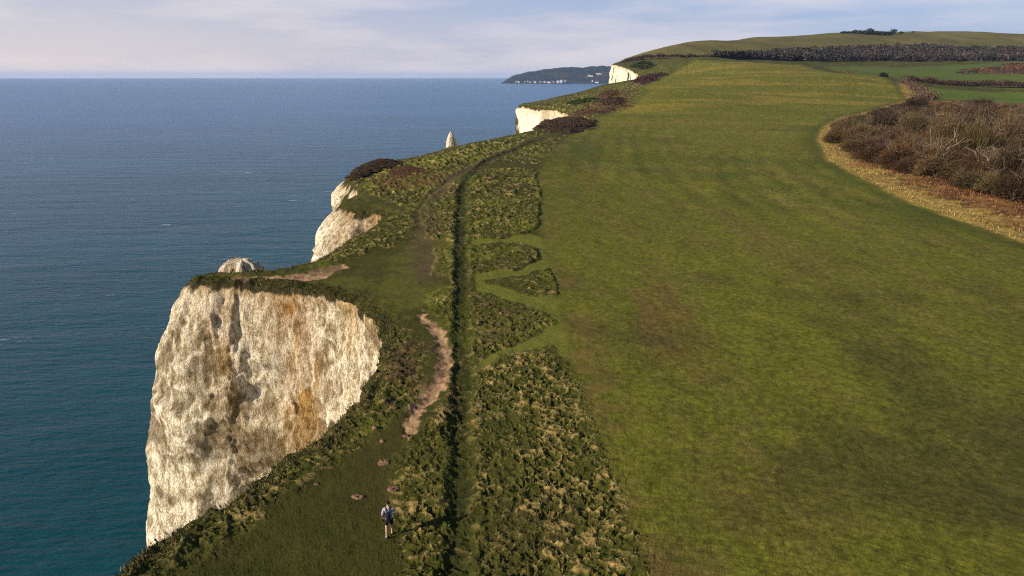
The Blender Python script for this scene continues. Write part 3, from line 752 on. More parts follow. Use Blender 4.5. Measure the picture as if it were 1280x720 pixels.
mound('gorse_patch', [(1200,91.5),(1212,87),(1222,86),(1222,91),(1210,93)], 9, (.035, .045, .03), 'dark green bushes at the left end of the rust brown copse', 'bush', 1.8, 1500)
hedge([(1205,93),(1235,92.5),(1290,93.5)], 5, 1.6, (.10, .075, .045), 'low pale hedge bank in front of the rust brown copse', 1500, .9)

# ------------------------------------------------------------------ leafless thicket at right: every shrub its own thing
def tube(p, r, sides=4):
    p = np.asarray(p, float); n = len(p); t = np.gradient(p, axis=0); t /= np.linalg.norm(t, axis=1)[:, None] + 1e-9
    ref = np.array([.3, .9, .2]); a = np.cross(t, ref); a /= np.linalg.norm(a, axis=1)[:, None] + 1e-9; b = np.cross(t, a)
    th = np.linspace(0, 2 * np.pi, sides, endpoint=False)
    co = p[:, None] + (a[:, None] * np.cos(th)[None, :, None] + b[:, None] * np.sin(th)[None, :, None]) * np.asarray(r)[:, None, None]
    I = np.arange(n * sides).reshape(n, sides); J = np.roll(I, -1, 1)
    return co.reshape(-1, 3), np.stack([I[:-1], I[1:], J[1:], J[:-1]], -1).reshape(-1, 4)
def shrub_meshes(seed, H_, Rr, col, bark, ntw, limbs=6, lsize=.05, open_=0.):
    rg = np.random.default_rng(seed); cos, fs, off = [], [], 0; tips = []
    def add(p, r):
        nonlocal off
        c, f = tube(p, r); cos.append(c); fs.append(f + off); off += len(c)
    for i in range(limbs):
        a = i / limbs * 6.283 + rg.normal(0, .3); out = rg.uniform(.45, .95) * Rr
        p = [np.array([0, 0, -.3])]; q_ = np.array([math.cos(a) * out, math.sin(a) * out, H_ * rg.uniform(.6, .92)])
        for k in range(1, 6): t = k / 5; p.append(q_ * np.array([t ** 1.3, t ** 1.3, t ** .8]) + rg.normal(0, .10 * H_ * .3, 3))
        r0 = .035 * H_ * .6; add(p, np.linspace(r0, r0 * .25, 6))
        for j in range(5):
            k = rg.integers(1, 6); b0 = p[k]; dirv = rg.normal(0, 1, 3); dirv[2] = abs(dirv[2]) * .8; dirv /= np.linalg.norm(dirv); L = rg.uniform(.25, .5) * Rr
            pp = [b0, b0 + dirv * L * .5 + rg.normal(0, .08, 3), b0 + dirv * L]; add(pp, [r0 * .4, r0 * .28, r0 * .12]); tips.append(pp[2]); tips.append(pp[1])
    trunk = (np.vstack(cos), np.vstack(fs))
    # crown of twigs: dense shell of fine slivers, in clumps
    n = ntw; cl = rg.normal(size=(26, 3)); cl[:, 2] = np.abs(cl[:, 2]) * .8; cl /= np.linalg.norm(cl, axis=1)[:, None]; ccol = rg.uniform(.6, 1.35, 26)
    w = rg.integers(0, 26, n); d = cl[w] + rg.normal(0, .30, (n, 3)); d /= np.linalg.norm(d, axis=1)[:, None]; d[:, 2] = np.abs(d[:, 2])
    rr_ = rg.uniform(.55 - open_ * .3, 1., n) ** .6 * (.82 + .18 * np.sin(w * 2.4))
    base = d * rr_[:, None] * np.array([Rr, Rr, H_ * .95]) * .82
    base[:, 2] += .12 * H_
    dirv = d + rg.normal(0, .55, (n, 3)); dirv[:, 2] += .25; dirv /= np.linalg.norm(dirv, axis=1)[:, None]
    side = np.cross(dirv, rg.normal(size=(n, 3))); side /= np.linalg.norm(side, axis=1)[:, None]
    L = rg.uniform(.25, .7, n) * Rr * .34; wd = rg.uniform(.6, 1.4, n) * lsize
    a_ = base - side * wd[:, None]; b_ = base + side * wd[:, None]; c_ = base + dirv * L[:, None]
    co = np.stack([a_, b_, c_], 1).reshape(-1, 3); cc = np.repeat(np.array(col)[None] * (ccol[w] * rg.uniform(.65, 1.35, n))[:, None], 3, 0)
    return trunk, (co, np.arange(3 * n).reshape(n, 3), cc)
def shrub_proto(name, seed, H_, Rr, col, bark, ntw, **k):
    tr, cr = shrub_meshes(seed, H_, Rr, col, bark, ntw, **k)
    root = empty(name, (0, 0, 0))
    new_mesh('trunk', tr[0], tr[1], M_bark, np.tile(np.array(bark), (len(tr[0]), 1)), parent=root)
    new_mesh('crown', cr[0], cr[1], M_twig, cr[2], smooth_=False, parent=root)
    return root
kids = {}
def clone(root, loc, rz, s, sz=None):
    if root.name not in kids: kids[root.name] = [o for o in COL.objects if o.parent == root]
    if not root.get('_used'):
        root['_used'] = 1; r = root
    else:
        r = root.copy(); COL.objects.link(r)
        for ch in kids[root.name]:
            c = ch.copy(); COL.objects.link(c); c.parent = r
    r.location = loc; r.rotation_euler = (0, 0, rz); r.scale = (s, s, sz or s); return r
cols = [(.070, .038, .019), (.054, .031, .016), (.092, .060, .026), (.066, .048, .020), (.042, .025, .015), (.108, .074, .032)]
protos = [shrub_proto('leafless_shrub', 900 + i, 4.6, 4.4, cols[i], (.11, .085, .06), 5200, lsize=.033) for i in range(6)]
pts = []
lo, hi = TH_POLY.min(0), TH_POLY.max(0)
cand = rng.uniform(lo, hi, (30000, 2)); ins = sdpoly(cand[:, 0].astype(f32), cand[:, 1].astype(f32), TH_POLY) < -1.0; cand = cand[ins]
for c in cand:
    r = math.hypot(*c)
    if c[0] > .80 * c[1] + 4: continue
    sp = 4.2 + max(0, r - 120) * .024
    if all((c[0] - p[0]) ** 2 + (c[1] - p[1]) ** 2 > sp * sp for p in pts): pts.append(c)
pts.sort(key=lambda c: math.hypot(*c)); print('thicket', len(pts))
pts = pts[:296]
pz = H0(np.array(pts)[:, 0], np.array(pts)[:, 1])
zone = fbm(np.array(pts)[:, 0] / 22, np.array(pts)[:, 1] / 22, 3, 701)
ed = -sdpoly(np.array(pts)[:, 0].astype(f32), np.array(pts)[:, 1].astype(f32), TH_POLY)
for i, c in enumerate(pts):
    r = math.hypot(*c); k = int(np.clip((zone[i] + .45) / .9 * 6, 0, 5)) if rng.random() < .7 else int(rng.integers(0, 6))
    s = (.92 + max(0, r - 120) * .0028) * rng.uniform(.75, 1.25); big = .72 + .55 * float(np.clip(ed[i] / 8, 0, 1)); big *= (1 + .45 * float(zone[i] > .08)) * (1 - .55 * float(np.clip((r - 190) / 150, 0, 1)))
    if i % 13 == 5: continue_dark = True
    o = clone(protos[k], (c[0], c[1], pz[i] - .2), rng.uniform(0, 6.28), s, s * big)
    tag(o, 'leafless brown shrub in the dense thicket at the right edge of the mown field', 'shrub', 'leafless shrubs of the thicket')
for p in protos:
    if '_used' in p: del p['_used']
for o in COL.objects:
    if '_used' in o: del o['_used']
# paler trees and dark evergreens standing in the thicket
def special(u, v, H_, Rr, col, bark, label, name, cat, ntw, seed, lsize=.05, limbs=7, open_=.6, dz=0, scale=1):
    x, y = hit(u, v); o = shrub_proto(name, seed, H_, Rr, col, bark, ntw, lsize=lsize, limbs=limbs, open_=open_); o.location = (x, y, float(H0([x], [y])[0]) - .2)
    return tag(o, label, cat)
special(1236, 226, 7.4, 5.0, (.13, .095, .052), (.235, .19, .135), 'pale bare tree with white forked limbs at the front of the thicket', 'bare_tree', 'tree', 2300, 41, open_=1.)
special(1168, 210, 7.4, 5.2, (.125, .09, .05), (.235, .19, .135), 'spreading bare tree with thin pale branches left of the white forked tree', 'bare_tree', 'tree', 2600, 42, open_=1.)
special(1112, 200, 4.6, 3.6, (.15, .11, .07), (.24, .2, .14), 'bare pale tree nearest the left end of the thicket', 'bare_tree', 'tree', 2000, 43, open_=1.)
special(1272, 222, 6.2, 5.2, (.15, .10, .06), (.235, .19, .135), 'tall rounded bare tree at the right edge of the picture', 'bare_tree', 'tree', 3400, 44, open_=.7)
special(1172, 214, 2.8, 2.4, (.018, .026, .012), (.05, .04, .03), 'dark evergreen bush below the spreading bare tree', 'evergreen_bush', 'bush', 2600, 45, lsize=.09)
special(1232, 238, 2.8, 3.0, (.016, .024, .012), (.05, .04, .03), 'dark evergreen bush at the foot of the white forked tree', 'evergreen_bush', 'bush', 3000, 46, lsize=.09)
special(1092, 186, 2.6, 2.4, (.02, .026, .014), (.05, .04, .03), 'dark evergreen bush near the left end of the thicket', 'evergreen_bush', 'bush', 2400, 47, lsize=.09)
special(1104.5, 97.5, 7, 6.0, (.02, .03, .014), (.05, .04, .03), 'lone dark bush at the corner of the mown field', 'evergreen_bush', 'bush', 2600, 48, lsize=.35)

# bracken and dead grass under the thicket
def bracken():
    x = rng.uniform(50, 175, 260000).astype(f32); y = rng.uniform(60, 330, 260000).astype(f32)
    d = sdpoly(x, y, SCRUB); t = sdpoly(x, y, TH_POLY); fd = -d
    k = (d < 0) & (t > -5) & (x < .8 * y + 6); x, y, fd, t = x[k], y[k], fd[k], t[k]; r = np.hypot(x, y)
    k = rng.random(len(x)) < .75; x, y, fd, r = x[k], y[k], fd[k], r[k]; n = len(x)
    z = H0(x, y) + fbm(x / 34, y / 34, 2, 3) * sstep(15, 120, r) * .9
    rust = sstep(3, 8, fd + fbm(x / 5, y / 5, 3, 711) * 7)[:, None]
    c = (C(.27, .20, .065)[None] * (1 - rust) + C(.19, .085, .035)[None] * rust) * rng.uniform(.45, 1.4, (n, 1))
    lean = rng.normal(0, .6, (n, 2)); dv = np.stack([lean[:, 0], lean[:, 1], np.ones(n)], 1); dv /= np.linalg.norm(dv, axis=1)[:, None]
    cl_ = .4 + sstep(-.2, .4, fbm(x / 2.2, y / 2.2, 3, 721))
    co, fa, cc = slivers(np.stack([x, y, z - .05], 1), dv, rng.uniform(.25, .7, n) * cl_, rng.uniform(.05, .14, n), c)
    tag(new_mesh('bracken', co, fa, M_leaf, cc, smooth_=False), 'golden dead grass and rust coloured bracken along the foot of the thicket', 'bracken', kind='stuff')
bracken()
print('thicket done', time.time() - T0)

# ------------------------------------------------------------------ woodland below the hill: one mass
def wood():
    cos, fs, cl = [], [], []; off = 0
    top = [(895,73.0),(905,72),(940,70),(975,66),(1000,64),(1040,62),(1100,60),(1150,57.5),(1200,60),(1250,62),(1290,61)]
    bot = [(895,73.6),(930,74.6),(980,76),(1040,76),(1100,76.5),(1290,77.5)]
    tu, tv = np.array(top).T; bu, bv = np.array(bot).T; n = 0
    trees = []
    for _ in range(1500):
        u = rng.uniform(893, 1310); a = np.interp(u, tu, tv) + 2.5; b = np.interp(u, bu, bv)
        if b <= a: v = b
        else: v = rng.uniform(a, b)
        trees.append((u, v))
    for u, v in trees:
        x, y = hit(u, v); z = float(H0([x], [y])[0]); R_ = rng.uniform(4.5, 9); hh = R_ * rng.uniform(1.2, 1.7); m = 60
        d = rng.normal(size=(m, 3)); d /= np.linalg.norm(d, axis=1)[:, None]; d[:, 2] = d[:, 2] * .9
        p = np.array([x, y, z + hh * .55]) + d * np.array([R_, R_, hh * .55]) * rng.uniform(.7, 1.05, (m, 1))
        tone = rng.choice([0, 1, 2], p=[.5, .3, .2]); c = np.array([(.045, .036, .034), (.062, .045, .036), (.028, .034, .022)][tone]) * rng.uniform(.6, 1.4)
        co, fa, cc = quads(p, rng.uniform(1.2, 2.4, m), np.tile(c, (m, 1)) * rng.uniform(.6, 1.4, (m, 1)), .3)
        cos.append(co); fs.append(fa + off); cl.append(cc); off += len(co)
    tag(new_mesh('woodland', np.vstack(cos), np.vstack(fs), M_leaf, np.vstack(cl), smooth_=False), 'long belt of dark bare woodland at the foot of the hill', 'woodland', kind='stuff')
wood()
# hilltop trees
def small_tree(u, v, H_, R_, col, label, seed, group=None, name='hilltop_tree'):
    x, y = hit(u, v); z = float(H0([x], [y])[0]); root = empty(name, (x, y, z)); rg = np.random.default_rng(seed)
    c, f = tube([(0, 0, -.5), (0, 0, H_ * .3), (.3, 0, H_ * .7)], [H_ * .05, H_ * .04, H_ * .015], 6)
    new_mesh('trunk', c, f, M_bark, np.tile(C(.05, .04, .03), (len(c), 1)), parent=root)
    m = 260; d = rg.normal(size=(m, 3)); d /= np.linalg.norm(d, axis=1)[:, None]; p = d * np.array([R_, R_, H_ * .42]) * rg.uniform(.35, 1.08, (m, 1)); p += np.sin(p[:, ::-1] * 1.1) * .5; p[:, 2] += H_ * .56
    co, fa, cc = quads(p, rg.uniform(.10, .22, m) * R_, np.tile(np.array(col), (m, 1)) * rg.uniform(.6, 1.4, (m, 1)), .3)
    new_mesh('crown', co, fa, M_leaf, cc, smooth_=False, parent=root); return tag(root, label, 'tree', group)
EV = (.024, .03, .022)
small_tree(1087, 43.5, 17, 11, EV, 'rounded dark tree rising highest at the left of the hilltop clump', 1)
small_tree(1116.5, 43.8, 17, 9, EV, 'rounded dark tree rising at the right end of the hilltop clump', 2)
small_tree(1141, 41.2, 5, 4, EV, 'tiny lone tree on the skyline farthest right of the hilltop clump', 3)
small_tree(1126, 42.5, 7, 6, EV, 'small tree on the skyline just right of the hilltop clump', 4)
for i, (u, v) in enumerate([(1069,42.6),(1074,43),(1079,43.4),(1083,44),(1092,44),(1096,44.4),(1100,44.4),(1104,44.6),(1108,44.6),(1112,44.6),(1062,42),(1055,42)]):
    small_tree(u, v, 11 if i < 10 else 6, 10, EV, 'low dark tree filling the clump on the hilltop between the two taller trees' if 3 < i < 10 else 'low dark tree trailing off the left side of the hilltop clump', 10 + i, 'low trees of the hilltop clump' if 3 < i < 10 else 'trailing hilltop trees')

# ------------------------------------------------------------------ distant headland with a seaside town
def mat_plain(name, c, rough=.85):
    m, nt, b = mat_new(name); b.inputs['Base Color'].default_value = (*c, 1); b.inputs['Roughness'].default_value = rough
    v = mapped(nt, (1, 1, 1)); n_ = noise(nt, v, 3, 3, .6)
    nt.links.new(ramp(nt, n_, .3, .7, tuple(k * .82 for k in c) + (1,), tuple(min(1, k * 1.12) for k in c) + (1,)), b.inputs['Base Color']); return m
HY = 8300.
prof = np.array([(628,103.4),(631,101.5),(636,98),(640,95.8),(648,93.4),(655,91.2),(664,89),(675,86.2),(690,85.3),(700,84.7),(710,83.8),(720,84.2),(732,83),(742,82.2),(752,82.8),(765,83.5),(800,85),(840,95),(850,103)])
def headland():
    us = np.linspace(628, 850, 240); X = (us - 640) / F * HY * 1.043; tv = np.interp(us, prof[:, 0], prof[:, 1])
    zt = np.array([CY(u, v, HY)[2] for u, v in zip(us, tv)]); zt = np.maximum(zt, 0) * (1 + .05 * vnoise(us / 1.6, us * 0, 801))
    ts = np.linspace(0, 1, 60); Yo = HY - 900 + ts * 2400
    fac = np.interp(ts, [0, .04, .2, .42, .8, 1], [-.03, .06, .28, 1, .9, -.05])
    Z = zt[:, None] * fac[None] + fbm((X / 120)[:, None] + ts[None] * 0, (Yo / 260)[None] + X[:, None] * 0, 4, 811) * 16 * (fac.clip(0, 1))[None] * sstep(0, 30, zt)[:, None]
    XX = X[:, None] * (1 + (Yo[None] - HY) / HY * .0) + 0 * ts[None]; I = np.arange(Z.size).reshape(Z.shape)
    qd = np.stack([I[:-1, :-1], I[1:, :-1], I[1:, 1:], I[:-1, 1:]], -1).reshape(-1, 4)
    co = np.stack([XX, np.repeat(Yo[None], len(X), 0), Z], -1).reshape(-1, 3)
    n_ = fbm(co[:, 0] / 160, co[:, 1] / 260, 4, 821).astype(f32); cc = mix(np.tile(C(.018, .026, .034), (len(co), 1)), (.045, .036, .038), sstep(-.05, .4, n_))
    cc = mix(cc, (.035, .05, .022), sstep(.2, .4, fbm(co[:, 0] / 90, co[:, 1] / 150, 3, 831)) * .7)
    tag(new_mesh('distant_hills', co, qd, M_leaf, cc), kind='structure')
    return X, zt
headland()
M_wall = mat_plain('white render', (.58, .57, .55)); M_roof = mat_plain('slate', (.10, .09, .09)); M_glass = mat_plain('dark panes', (.03, .035, .045), .2)
def house(u, v, Yh, w, d, h, label, group):
    x, y, z = CY(u, v, Yh); root = empty('seaside_house', (x, y, z))
    eav = h * .7
    def box(x0, x1, y0, y1, z0, z1): 
        c = [(x0, y0, z0), (x1, y0, z0), (x1, y1, z0), (x0, y1, z0), (x0, y0, z1), (x1, y0, z1), (x1, y1, z1), (x0, y1, z1)]
        return c, [(0, 3, 2, 1), (4, 5, 6, 7), (0, 1, 5, 4), (1, 2, 6, 5), (2, 3, 7, 6), (3, 0, 4, 7)]
    c, f = box(-w / 2, w / 2, -d / 2, d / 2, -8, eav); new_mesh('wall', c, f, M_wall, smooth_=False, parent=root)
    o = .6; c = [(-w / 2 - o, -d / 2 - o, eav + .02), (w / 2 + o, -d / 2 - o, eav + .02), (w / 2 + o, d / 2 + o, eav + .02), (-w / 2 - o, d / 2 + o, eav + .02), (-w / 2 + w * .15, 0, h), (w / 2 - w * .15, 0, h)]
    new_mesh('roof', c, [0, 3, 2, 1, 0, 1, 5, 4, 2, 3, 4, 5, 1, 2, 5, 3, 0, 4], M_roof, nper=[4, 4, 4, 3, 3], smooth_=False, parent=root)
    return tag(root, label, 'house', group)
HYb = HY - 870
big_ones = [(697.5,102.4,26,24,18,'white block farthest left of the large buildings on the distant shore'),(701.5,102.4,22,24,26,'tall white block in the middle of the large buildings on the distant shore'),
            (705.5,102.4,30,20,21,'white block farthest right of the large buildings on the distant shore'),(669,102.6,18,16,11,'lone white house at the shore of the distant headland'),
            (686,102.8,38,16,9,'long low white building left of the large white blocks'),(746,102.9,34,16,9,'low white building at the foot of the distant hill beside the cliff'),
            (740.5,101.5,12,12,15,'narrow white house near the cliff on the distant shore')]
for u, v, w, d, h, lb in big_ones: house(u, v, HYb - rng.uniform(0, 20), w, d, h, lb, None)
for i in range(16):
    u = rng.uniform(642, 692); house(u, 102.7 - rng.uniform(0, 1.0), HYb + rng.uniform(0, 40), rng.uniform(8, 14), 10, rng.uniform(6, 9), 'tiny pale house among the low row along the left shore of the distant headland', 'small houses along the distant shore')
for i in range(3): house(736 + i * 1.9, 94.8 + .2 * i, HY - 500, 19, 14, 14 - i * 2, 'white house in the upper row on the wooded slope of the distant headland', 'houses high on the distant slope')
for i in range(4): house(746 + i * 1.7, 92.0 + (i % 2) * .6, HY - 420, 11, 12, 10, 'small pale house highest on the slope of the distant headland', 'highest houses on the distant slope')

# two pale cottages at the edge of the woods
def cottage(u, v, lb):
    x, y = hit(u, v); z = float(H0([x], [y])[0]); r = house(u, v, y, 9, 7, 6.5, lb, None); r.name = 'cottage'; r.location = (x, y - 14, z + .5); return r
cottage(1079, 73.5, 'small white cottage at the lower edge of the wood'); cottage(1091, 71, 'small white cottage set higher in the wood')

# ------------------------------------------------------------------ mole hills and worn scrapes on the near turf
def soil_heap(u, v, w, label):
    x, y = hit(u, v); n = 26; t = np.linspace(0, 2 * np.pi, n, endpoint=False); rg = np.random.default_rng(int(u))
    rings = 9; co = []; cc = []
    g = float(ground_z([x], [y])[0])
    P = [(x + w * (k / (rings - 1)) * math.cos(a), y + w * .8 * (k / (rings - 1)) * math.sin(a), k / (rings - 1)) for k in range(rings) for a in t]
    P = np.array(P); gz_ = ground_z(P[:, 0], P[:, 1]); jit = fbm((P[:, 0] / .18).astype(f32), (P[:, 1] / .18).astype(f32), 3, 901)
    ed = 1 - P[:, 2] ** 2; z = gz_ + .02 + (.075 * ed * (1 + jit * 1.8)).clip(0, 1) - .06 * (P[:, 2] > .95)
    rr_ = 1 + jit * .35; X_ = x + (P[:, 0] - x) * rr_; Y_ = y + (P[:, 1] - y) * rr_
    I = np.arange(rings * n).reshape(rings, n); J = np.roll(I, -1, 1); qd = np.stack([I[:-1], I[1:], J[1:], J[:-1]], -1).reshape(-1, 4)
    col = mix(np.tile(C(.20, .125, .075), (len(P), 1)), (.13, .07, .045), sstep(-.1, .35, jit))
    ob = new_mesh('soil_heap', np.stack([X_ - x, Y_ - y, z - g], 1), qd, M_soil, col); ob.location = (x, y, g); return tag(ob, label, 'soil heap')
soil_heap(492, 611, .33, 'heap of bare reddish soil just beyond the walking person')
soil_heap(447, 620, .32, 'heap of bare brown soil left of the walking person')
soil_heap(480, 578, .32, 'heap of bare reddish soil second beyond the walking person')
soil_heap(507, 545, .22, 'small soil heap at the near tip of the dirt path')
soil_heap(468.5, 537, .2, 'small soil heap on the turf left of the near end of the dirt path')
soil_heap(478, 552, .16, 'smallest soil heap between the dirt path tip and the reddish heaps')
soil_heap(396, 604, .16, 'faint brown soil heap on the slope nearest the chalk cove')

# ------------------------------------------------------------------ the walker
def skin_obj(name, verts, edges, radii, mat, parent, sub=2, root=0):
    me = bpy.data.meshes.new(name); me.from_pydata(verts, edges, []); ob = bpy.data.objects.new(name, me); COL.objects.link(ob)
    if parent: ob.parent = parent
    sk = ob.modifiers.new('skin', 'SKIN'); sk.use_smooth_shade = True
    for i, r in enumerate(radii):
        d = me.skin_vertices[0].data[i]; d.radius = r if isinstance(r, tuple) else (r, r); d.use_root = (i == root)
    ss = ob.modifiers.new('sub', 'SUBSURF'); ss.levels = sub; ss.render_levels = sub
    me.materials.append(mat); return ob
def walker():
    x, y = hit(487, 669); z = float(ground_z([x], [y])[0])
    root = empty('person', (x, y, z), math.radians(3)); tag(root, 'person in a pale grey shirt and black shorts walking away along the cliff top', 'person')
    skin = mat_plain('skin', (.50, .30, .22), .6); cloth = mat_plain('grey shirt', (.34, .36, .44)); blk = mat_plain('black cloth', (.012, .013, .018)); hairm = mat_plain('dark hair', (.018, .013, .011)); sock = mat_plain('pale sock', (.5, .5, .5)); shoem = mat_plain('grey shoe', (.10, .10, .11))
    # facing +Y. joints: pelvis root
    V = [(0,0,.95),(0,.01,1.12),(0,.02,1.30),(0,.02,1.43),(0,.03,1.50),(0,.045,1.58),(0,.05,1.68),(0,.045,1.745)]; R = [(.15,.11),(.135,.10),(.155,.105),(.13,.09),(.055,.055),(.07,.08),(.082,.098),(.05,.06)]
    E = [(0,1),(1,2),(2,3),(3,4),(4,5),(5,6),(6,7)]
    def chain(st, pts, rs):
        p = st
        for q_, r in zip(pts, rs): V.append(q_); R.append((r, r)); E.append((p, len(V) - 1)); p = len(V) - 1
        return p
    lh = chain(0, [(-.10,0,.90),(-.105,-.06,.50),(-.11,-.20,.13),(-.11,-.21,.06),(-.115,-.10,.03)], [.085,.058,.038,.036,.03])      # left leg trailing
    rh = chain(0, [(.10,0,.90),(.105,.10,.50),(.10,.12,.12),(.10,.115,.05),(.105,.24,.03)], [.085,.058,.038,.036,.03])
    la = chain(3, [(-.19,.0,1.41),(-.27,-.05,1.14),(-.27,.10,.93),(-.265,.14,.88)], [.05,.038,.027,.026])
    ra = chain(3, [(.19,.0,1.41),(.275,-.02,1.14),(.26,.14,.95),(.25,.18,.90)], [.05,.038,.027,.026])
    for sgn, hnd in ((-1, la), (1, ra)):
        b = np.array(V[hnd])
        for k, (dx, ln) in enumerate([(-.024,.062),(-.008,.07),(.008,.067),(.024,.055)]):
            chain(hnd, [tuple(b + [dx, .03, -.02]), tuple(b + [dx, .03 + ln * .4, -.02 - ln * .6]), tuple(b + [dx, .02 + ln * .3, -.02 - ln])], [.0095, .0088, .0075])
        chain(hnd, [tuple(b + [-.03 * sgn, .02, .0]), tuple(b + [-.045 * sgn, .045, -.02])], [.011, .009])
    # nose
    chain(6, [(0, .15, 1.665)], [.014])
    body = skin_obj('body', V, E, R, skin, root)
    eye = mat_plain('eye', (.03, .02, .02), .3)
    for s in (-1, 1):
        skin_obj('ear', [(s * .083, .045, 1.69), (s * .09, .04, 1.655)], [(0, 1)], [.018, .012], skin, root, 1)
        skin_obj('eye', [(s * .03, .135, 1.69), (s * .034, .137, 1.69)], [(0, 1)], [.01, .01], eye, root, 1)
    skin_obj('mouth', [(-.02, .138, 1.62), (.02, .138, 1.62)], [(0, 1)], [.007, .007], mat_plain('lips', (.4, .15, .13)), root, 1)
    skin_obj('hair', [(0, .0, 1.63), (0, .005, 1.70), (0, .03, 1.76), (0, .09, 1.755)], [(0, 1), (1, 2), (2, 3)], [(.072, .06), (.096, .085), (.082, .08), (.05, .04)], hairm, root)
    skin_obj('shirt', [(0,0,.98),(0,.01,1.14),(0,.02,1.30),(0,.02,1.42),(0,.02,1.47),(-.19,0,1.41),(-.245,-.035,1.22),(-.26,-.045,1.16),(.19,0,1.41),(.25,-.015,1.22),(.265,-.02,1.16)],
             [(0,1),(1,2),(2,3),(3,4),(3,5),(5,6),(6,7),(3,8),(8,9),(9,10)], [(.175,.135),(.158,.125),(.175,.13),(.15,.11),(.07,.065),.068,.062,.062,.068,.062,.062], cloth, root, root=1)
    skin_obj('shorts', [(0,0,1.0),(0,0,.93),(-.10,-.01,.86),(-.107,-.04,.58),(.10,.02,.86),(.107,.075,.58)], [(0,1),(1,2),(2,3),(1,4),(4,5)], [(.165,.125),(.168,.13),.108,.09,.108,.09], blk, root, root=1)
    for s, p in ((-1, [(-.11,-.19,.17),(-.11,-.21,.07)]), (1, [(.10,.12,.17),(.10,.115,.07)])):
        skin_obj('sock', p, [(0, 1)], [.046, .044], sock, root, 1)
        a = p[1]; skin_obj('shoe', [(a[0], a[1] - .03, .05), (a[0], a[1] + .06, .045), (a[0] + s * .005, a[1] + .16, .035)], [(0, 1), (1, 2)], [(.045, .05), (.045, .04), (.035, .028)], shoem, root, 1)
    # backpack, its own thing, worn on the back
    bp = empty('backpack', (x, y, z), math.radians(3)); tag(bp, 'dark backpack with two shoulder straps worn by the walking person', 'backpack')
    navy = mat_plain('navy fabric', (.018, .02, .04))
    skin_obj('bag', [(0, -.19, 1.02), (0, -.205, 1.16), (0, -.20, 1.30), (0, -.17, 1.38)], [(0, 1), (1, 2), (2, 3)], [(.12, .075), (.13, .085), (.12, .075), (.08, .05)], navy, bp, root=1)
    skin_obj('front_pocket', [(0, -.28, 1.05), (0, -.285, 1.15)], [(0, 1)], [(.08, .03), (.08, .035)], blk, bp, 1)
    for s in (-1, 1):
        skin_obj('strap', [(s * .07, -.14, 1.36), (s * .09, -.06, 1.49), (s * .10, .06, 1.49), (s * .11, .14, 1.36), (s * .12, .13, 1.15), (s * .13, -.06, 1.03)], [(i, i + 1) for i in range(5)], [(.028, .014)] * 6, blk, bp, 1)
    # camera bag at the left hip
    cb = empty('shoulder_bag', (x, y, z), math.radians(3)); tag(cb, 'small black bag hanging at the left hip of the walking person', 'bag')
    skin_obj('pouch', [(-.25, -.02, .90), (-.25, -.02, .78)], [(0, 1)], [(.06, .09), (.055, .085)], blk, cb, 1)
    skin_obj('strap', [(-.24, -.02, .97), (-.20, -.15, 1.15), (-.02, -.15, 1.43), (.08, -.03, 1.50)], [(0, 1), (1, 2), (2, 3)], [.012] * 4, blk, cb, 1)
walker()

# ------------------------------------------------------------------ light, sky, air
SUN_EL = math.radians(25); sdir = np.array([-.90, -.42]); sdir /= np.linalg.norm(sdir)
S = np.array([sdir[0] * math.cos(SUN_EL), sdir[1] * math.cos(SUN_EL), math.sin(SUN_EL)])
from mathutils import Vector
sl = bpy.data.lights.new('sun', 'SUN'); so = bpy.data.objects.new('sun', sl); COL.objects.link(so)
sl.energy = 5.0; sl.angle = math.radians(.5); sl.color = (1., .86, .68)
so.rotation_euler = Vector(tuple(S)).to_track_quat('Z', 'Y').to_euler(); so.location = (0, 0, 300)
w = bpy.data.worlds.new('World'); sc.world = w; w.use_nodes = True; nt = w.node_tree; bg = nt.nodes['Background']
sky = nd(nt, 'ShaderNodeTexSky', sky_type='NISHITA'); sky.sun_disc = False; sky.sun_elevation = SUN_EL; sky.sun_rotation = math.atan2(sdir[0], sdir[1]); sky.altitude = 60; sky.air_density = 1.; sky.dust_density = 1.4; sky.ozone_density = 3.0
tc = nd(nt, 'ShaderNodeTexCoord'); mp = nd(nt, 'ShaderNodeMapping'); mp.inputs['Scale'].default_value = (1.5, 1.5, 11); mp.inputs['Rotation'].default_value = (0, math.radians(4), .5)
nt.links.new(tc.outputs['Generated'], mp.inputs['Vector'])
n1 = noise(nt, mp.outputs['Vector'], 1.6, 9, .56); cl = ramp(nt, n1, .43, .60)
sx = nd(nt, 'ShaderNodeSeparateXYZ'); nt.links.new(tc.outputs['Generated'], sx.inputs[0])
lowb = nd(nt, 'ShaderNodeMapRange'); lowb.inputs[1].default_value = .02; lowb.inputs[2].default_value = .5; lowb.inputs[3].default_value = 1.; lowb.inputs[4].default_value = .12; nt.links.new(sx.outputs['Z'], lowb.inputs[0])
veil = mixc(nt, .55, sky.outputs['Color'], (3.0, 4.7, 9.4, 1))      # thin high veil
fc = nd(nt, 'ShaderNodeMath', operation='MULTIPLY'); nt.links.new(cl, fc.inputs[0]); nt.links.new(lowb.outputs[0], fc.inputs[1])
mx1 = mixc(nt, lowb.outputs[0], sky.outputs['Color'], veil)
f2 = nd(nt, 'ShaderNodeMath', operation='MULTIPLY'); nt.links.new(fc.outputs[0], f2.inputs[0]); f2.inputs[1].default_value = .7
mx2 = mixc(nt, f2.outputs[0], mx1, (7.8, 7.4, 8.0, 1))
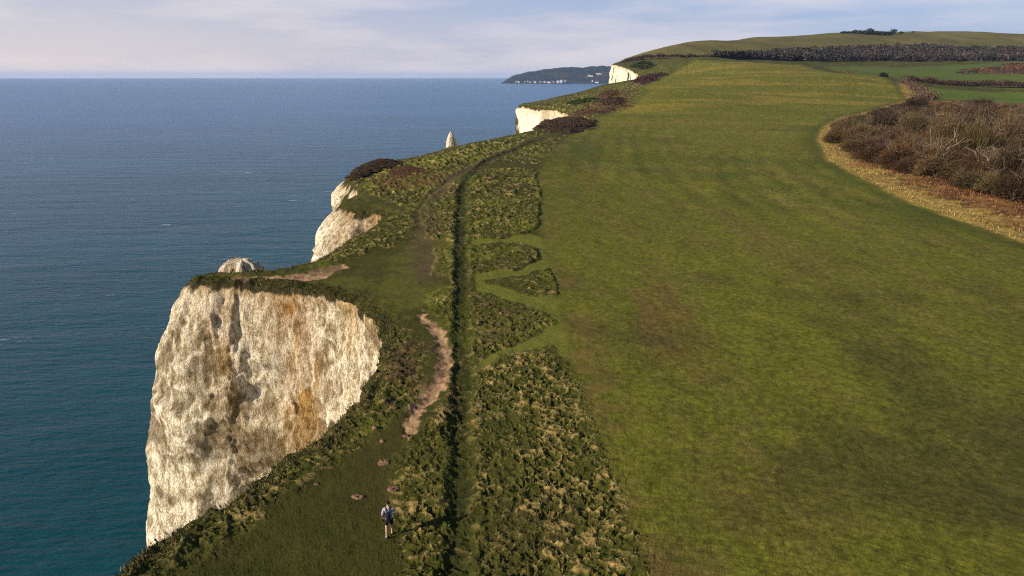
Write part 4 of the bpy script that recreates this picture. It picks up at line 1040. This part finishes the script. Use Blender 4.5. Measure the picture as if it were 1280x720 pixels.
hz = nd(nt, 'ShaderNodeMapRange'); hz.inputs[1].default_value = 0.; hz.inputs[2].default_value = .16; hz.inputs[3].default_value = .75; hz.inputs[4].default_value = 0.; nt.links.new(sx.outputs['Z'], hz.inputs[0])
wl = nd(nt, 'ShaderNodeMapRange'); wl.inputs[1].default_value = .35; wl.inputs[2].default_value = -.5; wl.inputs[3].default_value = .25; wl.inputs[4].default_value = 1.; nt.links.new(sx.outputs['X'], wl.inputs[0])
hw_ = nd(nt, 'ShaderNodeMath', operation='MULTIPLY'); nt.links.new(hz.outputs[0], hw_.inputs[0]); nt.links.new(wl.outputs[0], hw_.inputs[1])
mx2 = mixc(nt, hw_.outputs[0], mx2, (10.4, 8.6, 7.2, 1))                 # warm low air over the sea
nt.links.new(mx2, bg.inputs['Color']); bg.inputs['Strength'].default_value = .065

def haze():
    m = bpy.data.materials.new('haze'); m.use_nodes = True; nt = m.node_tree; nt.nodes.remove(nt.nodes['Principled BSDF'])
    pv = nt.nodes.new('ShaderNodeVolumePrincipled'); pv.inputs['Color'].default_value = (.40, .60, 1., 1); pv.inputs['Density'].default_value = HAZE_D; pv.inputs['Anisotropy'].default_value = .0
    nt.links.new(pv.outputs['Volume'], nt.nodes['Material Output'].inputs['Volume'])
    a = 50000.; z0, z1 = -6., 290.; c = [(-a, -a, z0), (a, -a, z0), (a, a, z0), (-a, a, z0), (-a, -a, z1), (a, -a, z1), (a, a, z1), (-a, a, z1)]
    tag(new_mesh('haze', c, [(0, 3, 2, 1), (4, 5, 6, 7), (0, 1, 5, 4), (1, 2, 6, 5), (2, 3, 7, 6), (3, 0, 4, 7)], m, smooth_=False), 'thin blue sea haze lying over the whole coast', 'haze', kind='stuff')
HAZE_D = 2.2e-5
haze()
vs = sc.view_settings; vs.view_transform = 'Standard'; vs.look = 'None'; vs.exposure = .62; vs.gamma = 1.; vs.use_curve_mapping = False
sc.cycles.use_denoising = False; sc.cycles.pixel_filter_type = 'BLACKMAN_HARRIS'; sc.cycles.filter_width = 1.1; sc.cycles.max_bounces = 4; sc.cycles.volume_bounces = 0; sc.cycles.caustics_reflective = False; sc.cycles.caustics_refractive = False
print('built', time.time() - T0)
